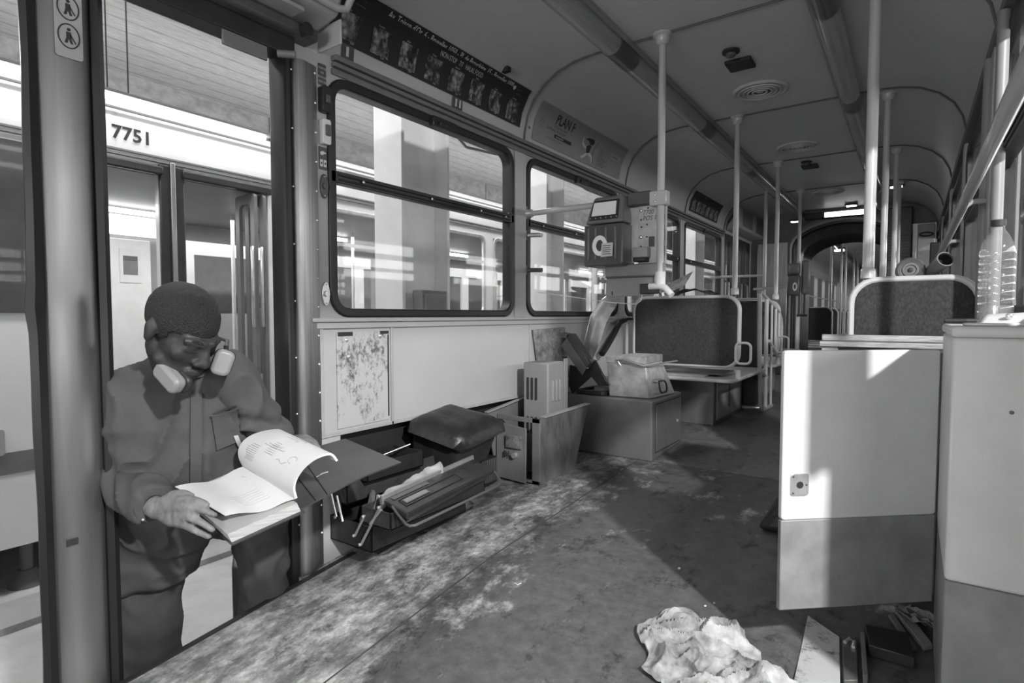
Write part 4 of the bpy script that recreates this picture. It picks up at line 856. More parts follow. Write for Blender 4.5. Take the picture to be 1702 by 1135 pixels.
for k in range(6): MB().tube([(-1.21, 10+1.36*k, 2.222), (-1.21, 10.2+1.36*k, 2.222)], .054, 14).build('joint', 'tube_joint', t)
for k, (x, y) in enumerate(((-1.1, 9.8), (-1.15, 12.4), (-.6, 11.2))): 
    t = thing('ceiling_spot', (x, y, 2.2), ['small lit lamp just inside the second car', 'small lit lamp deeper in the second car', 'lit lamp over the aisle of the second car'][k], 'lamp'); MB().box((x-.08, y-.05, 2.16), (x+.08, y+.05, 2.19)).build('lens', 'lamp', t); MB().box((x-.09, y-.06, 2.19), (x+.09, y+.06, 2.22)).build('housing', 'ink', t)
t = thing('side_rail', (-1.7, 13, 1.3), 'horizontal rail along the windows of the second car', 'rail'); MB().cyl((-1.74, 9.5, 1.35), (-1.74, 18.5, 1.35), .014).build('rail', 'pole_paint', t)
# ================================================================== TOOLS ALONG THE LEFT WALL
def quadbox(lo, hi, name, m, parent=None, **k): return MB().hexa(lo, hi).build(name, m, parent, **k)
# ledge the toolbox stands on
struct(MB().box((-1.79, 1.47, .0), (-1.66, 1.86, .10)).build('trim_22', 'black_paint', smooth=False))
t = thing('cantilever_toolbox', (-1.67, 1.6, .1), 'black metal cantilever toolbox opened out, below the open binder', 'toolbox')
def tray(x0, x1, y0, y1, z0, z1, name, m, parent, th=.006):
    mb = MB(); mb.box((x0, y0, z0), (x1, y1, z0+th))
    for a, b in (((x0, y0, z0), (x0+th, y1, z1)), ((x1-th, y0, z0), (x1, y1, z1)), ((x0, y0, z0), (x1, y0+th, z1)), ((x0, y1-th, z0), (x1, y1, z1))): mb.box(a, b)
    return mb.build(name, m, parent, bevel=.0015)
tray(-1.787, -1.556, 1.346, 1.87, .101, .195, 'base', 'toolbox', t)
tray(-1.787, -1.70, 1.355, 1.86, .245, .335, 'left_tray', 'toolbox_lid', t)
tray(-1.585, -1.435, 1.325, 1.85, .215, .275, 'right_tray', 'toolbox_lid', t)
LQ = [V(*(-1.501, 1.356, 0.306)), V(*(-1.361, 1.331, 0.288)), V(*(-1.401, 1.867, 0.312)), V(*(-1.536, 1.896, 0.332))]
ld = MB().hexa([p-V(0, 0, .022) for p in LQ], LQ).build('lid', 'toolbox_lid', t, bevel=.006, seg=3)
lq = [(LQ[0]+LQ[2])/2+(p-(LQ[0]+LQ[2])/2)*.93 for p in LQ]
MB().hexa([p-V(.03, 0, .050) for p in lq], [p-V(0, 0, .022) for p in lq]).build('lid_underside', 'black_paint', ld)
e0, e1 = LQ[0]+V(-.004, -.005, 0), LQ[3]+V(-.004, .01, 0)
MB().hexa([e0+V(-.010, 0, -.02), e0+V(.002, 0, -.02), e1+V(.002, 0, -.02), e1+V(-.010, 0, -.02)], [e0+V(-.008, 0, .012), e0+V(0, 0, .010), e1+V(0, 0, .010), e1+V(-.008, 0, .012)]).build('lid_edge', 'alu', ld)
def on_lid(u, v): return (LQ[0]*(1-v)+LQ[1]*v)*(1-u)+(LQ[3]*(1-v)+LQ[2]*v)*u+V(0, 0, .001)
def lidpatch(u0, u1, v0, v1, m, name, d=.0015): return MB().add([on_lid(u0, v0)+V(0, 0, d), on_lid(u1, v0)+V(0, 0, d), on_lid(u1, v1)+V(0, 0, d), on_lid(u0, v1)+V(0, 0, d)], [(0, 1, 2, 3)]).build(name, m, ld, smooth=False)
lidpatch(.04, .40, .10, .25, 'mid_grey', 'worn_label'); lidpatch(.08, .32, .40, .62, 'mottled', 'worn_label'); lidpatch(.09, .31, .43, .59, 'light_grey', 'worn_print', .002)
mb = MB()
for v in (.36, .72): mb.tube([on_lid(.06, v), on_lid(.66, v)], .002, 6)
mb.tube([on_lid(.06, .36), on_lid(.06, .72)], .002, 6); mb.tube([on_lid(.66, .36), on_lid(.66, .72)], .002, 6); mb.build('pressed_line', 'toolbox', ld)
for k in range(9): MB().ell(on_lid(.74+.026*k, .35+.02*(k % 2)), (.006, .004, .002), nu=8, nv=6).build('pressed_mark', 'toolbox_lid', ld)
MB().tube([(-1.447, 1.345, 0.292), (-1.397, 1.330, 0.273), (-1.349, 1.314, 0.261), (-1.332, 1.313, 0.259), (-1.321, 1.327, 0.259), (-1.315, 1.350, 0.263), (-1.348, 1.816, 0.263), (-1.352, 1.838, 0.267), (-1.362, 1.856, 0.278), (-1.405, 1.876, 0.299)], .0048, 10).build('handle', 'mid_grey', t)
def link(a, b, w=.007): return MB().tube([a, b], w*.68, 8).build('cantilever_link', 'alu', t)
link((-1.60, 1.335, .125), (-1.475, 1.315, .295)); link((-1.635, 1.337, .15), (-1.56, 1.318, .245)); link((-1.53, 1.318, .222), (-1.47, 1.312, .285)); link((-1.77, 1.337, .29), (-1.735, 1.335, .20)); link((-1.735, 1.337, .28), (-1.70, 1.335, .19)); link((-1.60, 1.88, .15), (-1.47, 1.885, .28)); link((-1.77, 1.88, .29), (-1.73, 1.88, .20))
for p in ((-1.60, 1.328, .128), (-1.478, 1.309, .292), (-1.635, 1.330, .152), (-1.56, 1.311, .243), (-1.735, 1.328, .2), (-1.77, 1.33, .29)): MB().ell(p, (.006, .004, .006), nu=8, nv=6).build('rivet', 'chrome', t)
# cloth and gloves lying in it
def crumple(rows, amp, freq, seed):
    out = []
    for r in rows: out.append([Vector(p)+Vector((noise.noise(Vector(p)*freq+V(seed, 0, 0)), noise.noise(Vector(p)*freq+V(0, seed, 0)), abs(noise.noise(Vector(p)*freq+V(0, 0, seed)))*1.6))*amp for p in r])
    return out
rows = [[(-1.575+.045*j/8*(1+.3*math.sin(i)), 1.37+.33*i/22, .245+.055*math.sin(math.pi*j/8)+.055*i/22) for j in range(9)] for i in range(23)]
o = MB().grid(crumple(rows, .009, 22, 3), th=.006).build('crumpled_glove', 'light_grey'); tag(o, 'light crumpled work glove sticking out of the cantilever toolbox', 'glove')
rows = [[(-1.66+.07*j/6, 1.37+.06*i/6, .16+.11*i/6+.02*math.sin(j)) for j in range(7)] for i in range(7)]
o = MB().grid(crumple(rows, .02, 24, 9), th=.004).build('cloth_scrap', 'mid_grey'); tag(o, 'small grey cloth scrap at the near end inside the open toolbox', 'cloth')
# printed panel low on the wall beside the toolbox
# dark open tray with a wire handle, against the wall
t = thing('tool_tray', (-1.74, 1.62, .34), 'dark open tool tray with a wire handle in the wall recess behind the binder', 'tray')
tray(-1.84, -1.66, 1.42, 1.72, .32, .385, 'tray', 'black_paint', t)
MB().tube([(-1.933, 1.571, 0.367), (-1.959, 1.651, 0.377), (-1.970, 1.790, 0.383), (-1.947, 1.806, 0.383), (-1.894, 1.793, 0.372), (-1.813, 1.752, 0.359)], .0035, 8).build('wire_handle', 'mid_grey', t)
MB().cyl((-1.779, 1.606, 0.372), (-1.731, 1.714, 0.403), .0035).build('rod', 'alu', t)
# stuff in the recess
o = MB().box((-1.84, 1.9, .105), (-1.70, 2.30, .24)).build('ribbed_rubber_mat', 'black_rubber', bevel=.01); tag(o, 'stack of ribbed black rubber mats under the padded stool box', 'mat')
for k in range(26): MB().box((-1.702, 1.905+k*.015, .12), (-1.696, 1.912+k*.015, .235)).build('rib', 'dark_grey', o, smooth=False)

# padded stool box, tipped against the wall
t = thing('padded_box', (-1.68, 2.0, .24), 'old box stool with a worn dark leather padded lid, tilted against the wall', 'stool')
TL, TF, TR, TB = V(*(-1.776, 1.760, 0.473)), V(*(-1.559, 1.835, 0.406)), V(*(-1.564, 2.151, 0.438)), V(*(-1.804, 2.036, 0.505))
n_ = (TF-TL).cross(TR-TF).normalized()
if n_.z < 0: n_ = -n_
cc = (TL+TF+TR+TB)/4
ins = lambda p, q: cc+(p-cc)*q
MB().hexa([ins(p, .86)-n_*.19 for p in (TL, TF, TR, TB)], [ins(p, .95)-n_*.012 for p in (TL, TF, TR, TB)]).build('box_body', 'leather', t, bevel=.018, seg=3)
rows = []
N = 14
for i in range(N+1):
    r_ = []
    for j in range(N+1):
        u, v = i/N, j/N; p = TL*(1-u)*(1-v)+TF*u*(1-v)+TR*u*v+TB*(1-u)*v; p = cc+(p-cc)*1.05
        e = min(u, 1-u, v, 1-v)*2; p = p+n_*(.048*(1-(1-min(1, e*1.8))**4)-.034+.004*noise.noise(p*18)); r_.append(p)
    rows.append(r_)
MB().grid(rows, th=.03).build('padded_lid', 'leather', t)

# open crate B1
t = thing('open_crate', (-1.65, 2.55, .1), 'grey open sheet metal crate marked B1 with a loose front door', 'crate')
zb = fz(2.4)+.002; F0, F1, B0, B1_ = (-1.785, 2.40), (-1.515, 2.40), (-1.785, 2.74), (-1.52, 2.74)
def wallp(a, b, z0, z1a, z1b, th, name, m='mid_grey', out=(0, 0)):
    a, b = Vector(a).to_3d(), Vector(b).to_3d(); d = (b-a).normalized(); n = V(d.y, -d.x, 0)*th; o_ = V(out[0], out[1], 0)
    return MB().hexa([a+V(0, 0, z0), b+V(0, 0, z0), b+n+V(0, 0, z0), a+n+V(0, 0, z0)], [a+o_*0+V(0, 0, z1a), b+o_+V(0, 0, z1b), b+n+o_+V(0, 0, z1b), a+n+V(0, 0, z1a)]).build(name, m, t, bevel=.002)
mb = MB(); mb.box((-1.785, 2.40, .405), (-1.515, 2.408, .43)); mb.box((-1.56, 2.40, zb), (-1.515, 2.408, .43)); mb.box((-1.785, 2.40, zb), (-1.775, 2.408, .43)); mb.box((-1.785, 2.40, zb), (-1.515, 2.408, zb+.02)); mb.build('front_frame', 'mid_grey', t, bevel=.002)
dr = MB().hexa([(-1.765, 2.375, zb+.012), (-1.575, 2.365, zb+.008), (-1.575, 2.372, zb+.008), (-1.765, 2.382, zb+.012)], [(-1.775, 2.388, .395), (-1.585, 2.384, .375), (-1.585, 2.391, .375), (-1.775, 2.395, .395)]).build('front_door', 'grey_paint', t, bevel=.002)
MB().box((-1.70, 2.366, .27), (-1.605, 2.374, .335)).build('label_window', 'mottled', dr, smooth=False); MB().cyl((-1.645, 2.375, .235), (-1.645, 2.355, .235), .014).build('lock', 'chrome', dr)
vs, fs = text_mesh('B1', .04, bold=.0012); MB().add(vs, fs, frame((-1.715, 2.3655, .222), (1, 0, 0), (0, .06, 1), (0, -1, 0))).build('lettering', 'ink', dr, smooth=False)
MB().hexa([(-1.523, 2.41, zb), (-1.515, 2.41, zb), (-1.49, 2.72, zb+.012), (-1.498, 2.72, zb+.012)], [(-1.523, 2.41, .425), (-1.515, 2.41, .425), (-1.45, 2.80, .455), (-1.458, 2.80, .455)]).build('right_side', 'crate_steel', t, bevel=.002)
MB().hexa([(-1.535, 2.44, .432), (-1.500, 2.43, .432), (-1.437, 2.80, .462), (-1.472, 2.80, .462)], [(-1.535, 2.44, .436), (-1.500, 2.43, .436), (-1.437, 2.80, .466), (-1.472, 2.80, .466)]).build('folded_rim', 'light_grey', t)
MB().hexa([(-1.787, 2.41, zb), (-1.780, 2.41, zb), (-1.780, 2.74, zb+.012), (-1.787, 2.74, zb+.012)], [(-1.787, 2.30, .45), (-1.780, 2.30, .45), (-1.780, 2.78, .50), (-1.787, 2.78, .50)]).build('left_side', 'mid_grey', t)
MB().hexa([(-1.787, 2.30, .452), (-1.76, 2.30, .452), (-1.76, 2.78, .502), (-1.787, 2.78, .502)], [(-1.787, 2.30, .456), (-1.76, 2.30, .456), (-1.76, 2.78, .506), (-1.787, 2.78, .506)]).build('folded_rim', 'light_grey', t)
MB().box((-1.785, 2.40, zb), (-1.52, 2.74, zb+.006)).build('bottom', 'dark_grey', t); MB().box((-1.785, 2.735, zb), (-1.52, 2.742, .40)).build('back_side', 'dark_grey', t)
o = MB().box((-1.75, 2.62, zb+.01), (-1.66, 2.72, .44)).build('motor_part', 'mottled', bevel=.02); tag(o, 'dark greasy machine part standing inside the open crate', 'machine part')
# louvred housing standing in the crate
t = thing('louvred_housing', (-1.58, 2.6, .1), 'tall grey metal housing with louvre slots standing in the open crate', 'housing')
hx0, hx1, hy0, hy1, hz1 = -1.70, -1.545, 2.53, 2.70, .700
MB().box((hx0, hy0, zb+.012), (hx1, hy1, hz1)).build('housing', 'housing_grey', t, bevel=.008, seg=3)
MB().box((hx1, hy0+.16, zb+.1), (hx1+.006, hy1+.03, hz1+.015)).build('flange', 'housing_grey', t, bevel=.002)
for z0, z1 in ((.50, .62), (.32, .41)):
    for k in range(3): MB().prism(rrect(hx0+.022+k*.026, z0, hx0+.036+k*.026, z1, .006), -.002, .004, front(hy0+.001)).build('louvre_slot', 'ink', t)
for k in range(3): MB().cap((hx1+.001, hy0+.045+k*.035, .50), (hx1+.001, hy0+.045+k*.035, .60), .009, .009, n=10).build('louvre', 'housing_grey', t)

# ---- low metal cabinet with the galvanised box on it
t = thing('low_cabinet', (-1.45, 3.28, .12), 'low grey metal cabinet with a keyed side door, holding the galvanised box', 'cabinet')
zc = fz(3.05); MB().hexa([(-1.74, 3.045, zc), (-1.175, 3.045, zc), (-1.175, 3.54, fz(3.54)), (-1.74, 3.54, fz(3.54))], [(-1.74, 3.045, .47), (-1.175, 3.045, .47), (-1.175, 3.54, .47), (-1.74, 3.54, .47)]).build('body', 'mid_grey', t, bevel=.01, seg=3)
MB().box((-1.176, 3.10, .17), (-1.170, 3.50, .44)).build('door', 'mid_grey', t, bevel=.003); MB().cyl((-1.172, 3.45, .30), (-1.163, 3.45, .30), .012).build('lock', 'chrome', t)
mb = MB(); mb.ringprism(rrect(3.095, .165, 3.505, .445, .004), rrect(3.10, .17, 3.50, .44, .004), -1.1755, -1.1735, YZ(0)); mb.build('door_gap', 'ink', t)
t = thing('galvanised_box', (-1.30, 3.25, .471), 'small galvanised sheet metal box with a lid wire and drop handle', 'box')
z0, z1 = .472, .712
lo = [(-1.455, 3.075), (-1.215, 3.10), (-1.175, 3.42), (-1.43, 3.42)]; hi = [(-1.465, 3.06), (-1.235, 3.09), (-1.255, 3.40), (-1.43, 3.40)]
MB().hexa([(x, y, z0) for x, y in lo], [(x, y, z1-.035) for x, y in hi]).build('body', 'galvanised', t, bevel=.006)
MB().hexa([(x+(.005 if k in (1, 2) else -.003), y+(-.003 if k < 2 else .003), z1-.042) for k, (x, y) in enumerate(hi)], [(x+(.003 if k in (1, 2) else -.003), y+(-.003 if k < 2 else .003), z1) for k, (x, y) in enumerate(hi)]).build('lid', 'galvanised', t, bevel=.004)
MB().tube([(x_+.012, y_, z_) for x_, y_, z_ in ((-1.207, 3.195, .565), (-1.200, 3.18, .55), (-1.194, 3.18, .515), (-1.190, 3.195, .50), (-1.185, 3.255, .50), (-1.186, 3.27, .515), (-1.192, 3.27, .55), (-1.199, 3.255, .565))], .0055, 8, closed=True).build('drop_handle', 'ink', t)
MB().box((-1.235, 3.195, .56), (-1.197, 3.255, .575)).build('handle_plate', 'galvanised', t)
MB().tube([(-1.40, 3.05, .69), (-1.36, 3.045, .695), (-1.32, 3.05, .685), (-1.235, 3.07, .662), (-1.215, 3.10, .660), (-1.20, 3.30, .668), (-1.16, 3.40, .674)], .006, 8).build('wire', 'mid_grey', t)
MB().tube([(-1.40, 3.055, .70), (-1.385, 3.05, .68), (-1.37, 3.055, .66)], .004, 6).build('wire_end', 'alu', t)

# ---- dismantled black parts on the cabinet
t = thing('tilting_frame', (-1.60, 3.2, .47), 'black folded steel apparatus with angled plates, leaning on the low cabinet', 'machine part')
def slab(pts, y0, y1, name, m='black_paint', par=None):
    return MB().prism([(p[0], p[2]) for p in pts], 0, y1-y0, frame((0, y1, 0), (1, 0, 0), (0, 0, 1), (0, -1, 0))).build(name, m, par or t, bevel=.003)
slab([(-1.982, 3.140, 0.785), (-1.927, 3.140, 0.849), (-1.772, 3.140, 0.817), (-1.824, 3.140, 0.759), (-1.775, 3.140, 0.684), (-1.913, 3.140, 0.690)], 3.13, 3.14, 'tray_bottom', 'black_paint')
for p_, q_ in (((897,566), (909,550)), ((912,591), (897,566)), ((943,594), (912,591)), ((932,574), (943,594))): pass
MB().tube([(-1.878, 3.060, 0.852), (-1.932, 3.060, 0.790), (-1.864, 3.060, 0.696), (-1.730, 3.060, 0.691)], .004, 6).build('tray_rim', 'dark_grey', t)
slab([(-1.883, 3.060, 0.863), (-1.735, 3.060, 0.835), (-1.735, 3.060, 0.806), (-1.883, 3.060, 0.829)], 3.055, 3.14, 'tray_lip', 'mid_grey')
slab([(-1.772, 3.050, 0.764), (-1.729, 3.050, 0.810), (-1.592, 3.050, 0.636), (-1.620, 3.050, 0.587)], 3.045, 3.055, 'tilted_plate', 'mid_grey')
slab([(-1.735, 3.060, 0.809), (-1.710, 3.060, 0.839), (-1.573, 3.060, 0.661), (-1.597, 3.060, 0.635)], 3.055, 3.13, 'tilted_plate', 'dark_grey')
slab([(-1.731, 3.100, 0.643), (-1.605, 3.100, 0.624), (-1.557, 3.100, 0.677), (-1.465, 3.100, 0.531), (-1.532, 3.100, 0.526), (-1.581, 3.100, 0.577), (-1.713, 3.100, 0.464), (-1.739, 3.100, 0.515)], 3.09, 3.10, 'gusset_plate', 'black_paint')
slab([(-1.619, 3.110, 0.648), (-1.586, 3.110, 0.683), (-1.558, 3.110, 0.677), (-1.598, 3.110, 0.631)], 3.08, 3.13, 'bent_flange', 'mid_grey')
MB().tube([(-1.543, 3.080, 0.676), (-1.490, 3.070, 0.600), (-1.442, 3.060, 0.540)], .003, 6).build('edge', 'dark_grey', t)
slab([(-1.586, 3.120, 0.476), (-1.470, 3.120, 0.488), (-1.470, 3.120, 0.517), (-1.574, 3.120, 0.524)], 3.12, 3.20, 'bracket', 'dark_grey')
mb = MB(); mb.ringprism(rrect(-1.68, 3.06, -1.475, 3.30, .03), rrect(-1.66, 3.08, -1.495, 3.28, .025), .472, .498, Matrix.Identity(4)); mb.box((-1.67, 3.07, .472), (-1.485, 3.29, .478)); mb.build('base_tray', 'black_paint', t, bevel=.004)
# mottled board leaning on the wall
o = MB().hexa([(-1.775, 2.80, .58), (-1.775, 3.14, .56), (-1.76, 3.14, .56), (-1.76, 2.80, .58)], [(-1.782, 2.74, .868), (-1.782, 3.10, .875), (-1.772, 3.10, .875), (-1.772, 2.74, .868)]).build('mottled_board', 'mottled', bevel=.002); tag(o, 'mottled grey board leaning on the wall behind the louvred housing', 'board')
tag(MB().hexa([(-1.774, 3.0, .472), (-1.774, 3.05, .472), (-1.75, 3.05, .472), (-1.75, 3.0, .472)], [(-1.77, 2.95, .62), (-1.77, 3.02, .62), (-1.75, 3.02, .62), (-1.75, 2.95, .62)]).build('wall_bracket', 'black_paint'), 'black bracket between mottled board and low cabinet', 'bracket')
# long bent sheet strip
t = thing('bent_strip', (-1.68, 3.4, .6), 'long bent shiny metal strip standing against the window between frame and seat', 'sheet')
cen = [(-1.792, 3.350, 0.486), (-1.749, 3.350, 0.649), (-1.711, 3.360, 0.788), (-1.678, 3.380, 0.926), (-1.633, 3.420, 1.021), (-1.575, 3.460, 1.092)]
wid = [.035, .07, .10, .11, .10, .06]
rows = []
for i in range(26):
    u = i/25*5; k = min(4, int(u)); f_ = u-k; c = lerp(cen[k], cen[k+1], f_); w = wid[k]*(1-f_)+wid[k+1]*f_
    d = (Vector(cen[k+1])-Vector(cen[k])).normalized(); side_ = V(d.z, .35, -d.x).normalized(); rows.append([c-side_*w/2+V(0, -.02*math.sin(math.pi*j/6), 0)+side_*w*j/6 for j in range(7)])
MB().grid(rows, th=.004).build('sheet', 'strip_metal', t); MB().tube([r_[0] for r_ in rows[8:]], .004, 6).build('folded_edge', 'chrome', t)
# dark padded arm hooked on the wall
t = thing('curved_arm', (-1.7, 3.7, .67), 'dark curved armrest arm hanging from the wall before the large bench', 'arm')
pts = [(-1.720, 4.040, 0.923), (-1.720, 3.929, 0.923), (-1.720, 3.802, 0.898), (-1.720, 3.703, 0.818), (-1.720, 3.588, 0.738), (-1.720, 3.514, 0.688)]
MB().tube(pts, .02, 10, radii=[.010, .016, .02, .022, .024, .022]).build('arm', 'black_rubber', t)
MB().cyl((-1.79, 3.95, .925), (-1.71, 3.95, .915), .012).build('hook', 'alu', t)
o = MB().tube([(-1.745, 3.96, .90), (-1.745, 3.985, .88), (-1.745, 3.99, .5), (-1.745, 3.99, .19)], .012, 10).build('wall_tube', 'pole_paint'); tag(o, 'light bent tube on the wall at the edge of the large bench', 'tube')

# ---- loose plates on top of the first bench back
t = thing('scratched_plate', (-1.4, 4.12, 1.1), 'scratched metal plate tilted up on the large bench back beside the pole', 'plate')
MB().hexa([V(-1.49, 4.08, 1.10), V(-1.345, 4.08, 1.165), V(-1.345, 4.085, 1.165), V(-1.49, 4.085, 1.10)], [V(-1.50, 4.14, 1.175), V(-1.31, 4.16, 1.27), V(-1.31, 4.165, 1.27), V(-1.50, 4.145, 1.175)]).build('plate', 'mottled', t)
o = MB().grid(crumple([[(-1.45+.33*j/12, 4.03+.10*i/4, 1.094+.035*math.sin(math.pi*j/12)) for j in range(13)] for i in range(5)], .02, 12, 5), th=.01).build('leather_cover', 'leather'); tag(o, 'crumpled dark leather cover lying on top of the large bench back', 'cover')
o = MB().box((-1.62, 3.93, .5255), (-1.15, 4.35, .54)).build('paper_board', 'light_grey', smooth=False); tag(o, 'flat board lying on the pan of the large bench', 'board')
o = MB().box((-1.45, 4.0, .5405), (-1.05, 4.3, .552)).build('dark_folder', 'dark_grey', smooth=False); tag(o, 'dark flat folder lying on the board of the large bench', 'folder')
# ---- leaning frames and cushion behind the bench
t = thing('tube_frame', (-.96, 5.0, .18), 'light tubular seat frame standing on edge in the aisle behind the large bench', 'frame')
X_ = -.955
def ft(pts, r=.013, name='tube', closed=False): return MB().tube([(X_+q, y, z) for y, z, q in pts], r, 8, closed=closed).build(name, 'seat_shell', t)
ft([(4.66, 1.10, 0), (4.70, 1.13, 0), (5.43, .99, 0), (5.55, .92, 0), (5.58, .85, 0), (5.57, .60, 0), (5.52, .56, 0), (5.05, .74, 0)], name='upper_tube')
ft([(4.66, 1.12, 0), (4.70, .60, .0), (4.76, .25, .0), (4.82, .20, .0), (5.20, .185, .0)], .016, 'front_tube'); ft([(4.92, 1.08, 0), (4.94, .2, 0)], .016, 'upright'); ft([(5.13, 1.05, 0), (5.16, .19, 0)], .010, 'upright'); ft([(5.3, 1.02, 0), (5.3, .66, 0)], .012, 'upright'); ft([(4.74, .52, 0), (5.0, .44, 0)], .012, 'cross_tube')
t = thing('seat_cushion', (-1.25, 5.02, .17), 'dark ribbed seat cushion standing upright between the benches', 'cushion')
MB().box((-1.62, 4.985, .20), (-1.03, 5.05, 1.07)).build('cushion', 'fabric', t, bevel=.02); MB().tube([(-1.60, 4.96, .185), (-1.1, 4.96, .185), (-1.0, 5.0, .188), (-.99, 5.12, .188)], .012, 8).build('base_tube', 'alu', t); MB().box((-1.62, 4.99, 1.075), (-1.03, 5.045, 1.095)).build('edge_strip', 'seat_shell', t, bevel=.006)
tag(MB().box((-1.10, 6.42, .17), (-.95, 6.62, .60)).build('white_carton', 'light_grey', bevel=.01), 'light grey carton on the floor beside the far validator pole', 'box')

# ================================================================== RIGHT SIDE
# white two-tone cabinet at the right edge
t = thing('partition_cabinet', (.15, 1.68, .05), 'white and grey two-tone cabinet against the right wall, nearest on the right', 'cabinet')
z_ = fz(1.47)
MB().box((.07, 1.47, .398), (.229, 1.90, .905)).build('upper_body', 'white_paint', t, bevel=.008, seg=3); MB().box((.0705, 1.4705, z_+.01), (.229, 1.8995, .398)).build('lower_body', 'lower_grey', t, bevel=.004)
MB().box((.068, 1.468, .905), (.229, 1.93, .928)).build('top_plate', 'white_paint', t, bevel=.008, seg=3)
MB().ell((.165, 1.466, .76), (.004, .003, .004)).build('screw', 'mid_grey', t)
# its open door
t = thing('cabinet_door', (-.1, 1.72, .18), 'open white cabinet door with grey lower part and a square lock plate', 'door')
A, Bp = V(-.262, 1.585, 0), V(.066, 1.872, 0); d_ = (Bp-A).normalized(); nn = V(d_.y, -d_.x, 0); L_ = (Bp-A).length
DM = frame(A, d_, (0, 0, 1), nn)          # local: along the door, up, towards the viewer
MB().prism(rrect(0, .42, L_, .860, .010), -.016, 0, DM).build('upper_panel', 'white_paint', t, bevel=.003); MB().box((0, .182, -.016), (L_, .42, 0), DM).build('lower_panel', 'lower_grey', t, bevel=.003)
MB().cyl(DM @ V(L_, .2, -.010), DM @ V(L_, .85, -.010), .009).build('hinge', 'mid_grey', t)
lk = MB().prism(rrect(.022, .484, .072, .542, .009), 0, .003, DM).build('lock_plate', 'alu', t, bevel=.001)
MB().cyl(DM @ V(.047, .513, .003), DM @ V(.047, .513, .0045), .009).build('keyhole', 'ink', lk)
for a, b in ((.029, .535), (.029, .492), (.065, .513)): MB().ell(DM @ V(a, b, .003), (.003, .003, .003), nu=8, nv=6).build('screw', 'dark_grey', lk)
# things standing on the cabinet
t = thing('plastic_bottle', (.165, 1.80, .928), 'clear plastic bottle with dark cap standing on the white cabinet', 'bottle')
bo = Matrix.Translation((.165, 1.80, .9285))
pr = [(.0, 0), (.030, 0), (.034, .006)]
for k in range(8): z = .012+k*.019; pr += [(.0345, z), (.0345, z+.011), (.0320, z+.015)]
pr += [(.0345, .166), (.0345, .172), (.031, .190), (.022, .212), (.0135, .226), (.0125, .236)]
MB().lathe(pr, bo, 32).build('bottle_wall', 'bottle_plastic', t); MB().lathe([(.0, .235), (.0145, .235), (.0148, .25), (.0, .25)], bo, 24).build('cap', 'ink', t)
MB().lathe([(.0, .003), (.031, .003), (.031, .045), (.0, .045)], bo, 24).build('water', 'bottle_plastic', t)
rows = [[bo @ V(.0352*math.cos(a), .0352*math.sin(a), z) for a in [R(200+8*k) for k in range(18)]] for z in (.075, .15)]
t = thing('white_fitting', (.17, 1.6, .928), 'white plastic handle fitting with a screw lying on the white cabinet', 'fitting')
MB().hexa([(.115, 1.56, .9285), (.225, 1.50, .9285), (.226, 1.66, .9285), (.125, 1.70, .9285)], [(.13, 1.585, .952), (.225, 1.53, .958), (.226, 1.65, .958), (.135, 1.69, .952)]).build('body', 'plastic_white', t, bevel=.008, seg=3); MB().prism(rrect(.09, 1.50, .2, 1.58, .02), .9285, .934).build('tongue', 'plastic_white', t, bevel=.002); MB().ell((.165, 1.548, .948), (.007, .005, .007)).build('screw', 'chrome', t)
tag(MB().cyl((.072, 1.905, .936), (.15, 1.92, .936), .006).build('dark_rod', 'ink'), 'thin dark rod lying behind the white fitting on the cabinet', 'rod')
# wooden crate behind the door, on the seat
t = thing('wooden_crate', (-.08, 2.3, .50), 'worn painted wooden frame lying behind the open cabinet door', 'crate')
mb = MB(); mb.box((-.25, 2.20, .865), (.09, 2.225, .885)); mb.build('upper_rail', 'wood', t, bevel=.003)
MB().box((-.255, 2.19, .845), (.095, 2.46, .862)).build('board', 'wood', t, bevel=.002); MB().box((-.25, 2.20, .501), (-.20, 2.23, .845)).build('post', 'wood', t, bevel=.003); MB().box((.04, 2.20, .501), (.09, 2.23, .845)).build('post', 'wood', t, bevel=.003)
MB().box((-.25, 2.21, .62), (.09, 2.225, .83)).build('panel', 'white_paint', t); MB().box((-.25, 2.42, .501), (.09, 2.44, .845)).build('back_panel', 'wood', t)
MB().box((-.205, 2.205, .79), (.05, 2.214, .84)).build('slot', 'ink', t)
# blower on the right seat back
t = thing('pipe_elbow', (.02, 2.72, 1.11), 'grey blower fitting with round disc and open pipe lying on the right seat back', 'machine part')
c = V(*(-0.009, 2.792, 1.131))
dm = frame(c, V(1, .12, 0).normalized(), V(0, .1, 1).normalized(), V(.12, -1, .1).normalized())
MB().lathe([(.0, -.03), (.045, -.03), (.050, -.02), (.050, .004), (.044, .010), (.036, .006), (.030, .004), (.028, .009), (.020, .009), (.018, .004), (.012, .004), (.0, .004)], dm, 32).build('disc', 'dark_grey', t)
MB().lathe([(.009, .004), (.009, .010), (.004, .012)], dm, 12).build('hub', 'ink', t)
a0, a1 = V(*(0.041, 2.862, 1.106)), V(*(0.099, 2.735, 1.163))
PL = (a1-a0).length; px_ = (a1-a0).normalized(); py_ = px_.cross(V(0, 0, 1)).normalized(); pm = frame(a0, py_, px_.cross(py_), px_)
MB().lathe([(.0, 0), (.020, 0), (.024, PL*.4), (.027, PL*.8), (.030, PL), (.030, PL+.004), (.026, PL+.004), (.024, PL*.7), (.0, PL*.69)], pm, 28).build('pipe', 'grey_paint', t); MB().lathe([(.0, PL*.7), (.0235, PL*.7+.001), (.0255, PL-.004), (.0250, PL-.004), (.0225, PL*.71), (.0, PL*.71)], pm, 28).build('pipe_bore', 'void', t)
MB().tube([c+V(.02, .02, -.01), a0+V(.01, 0, 0)], .018, 12).build('neck', 'grey_paint', t)
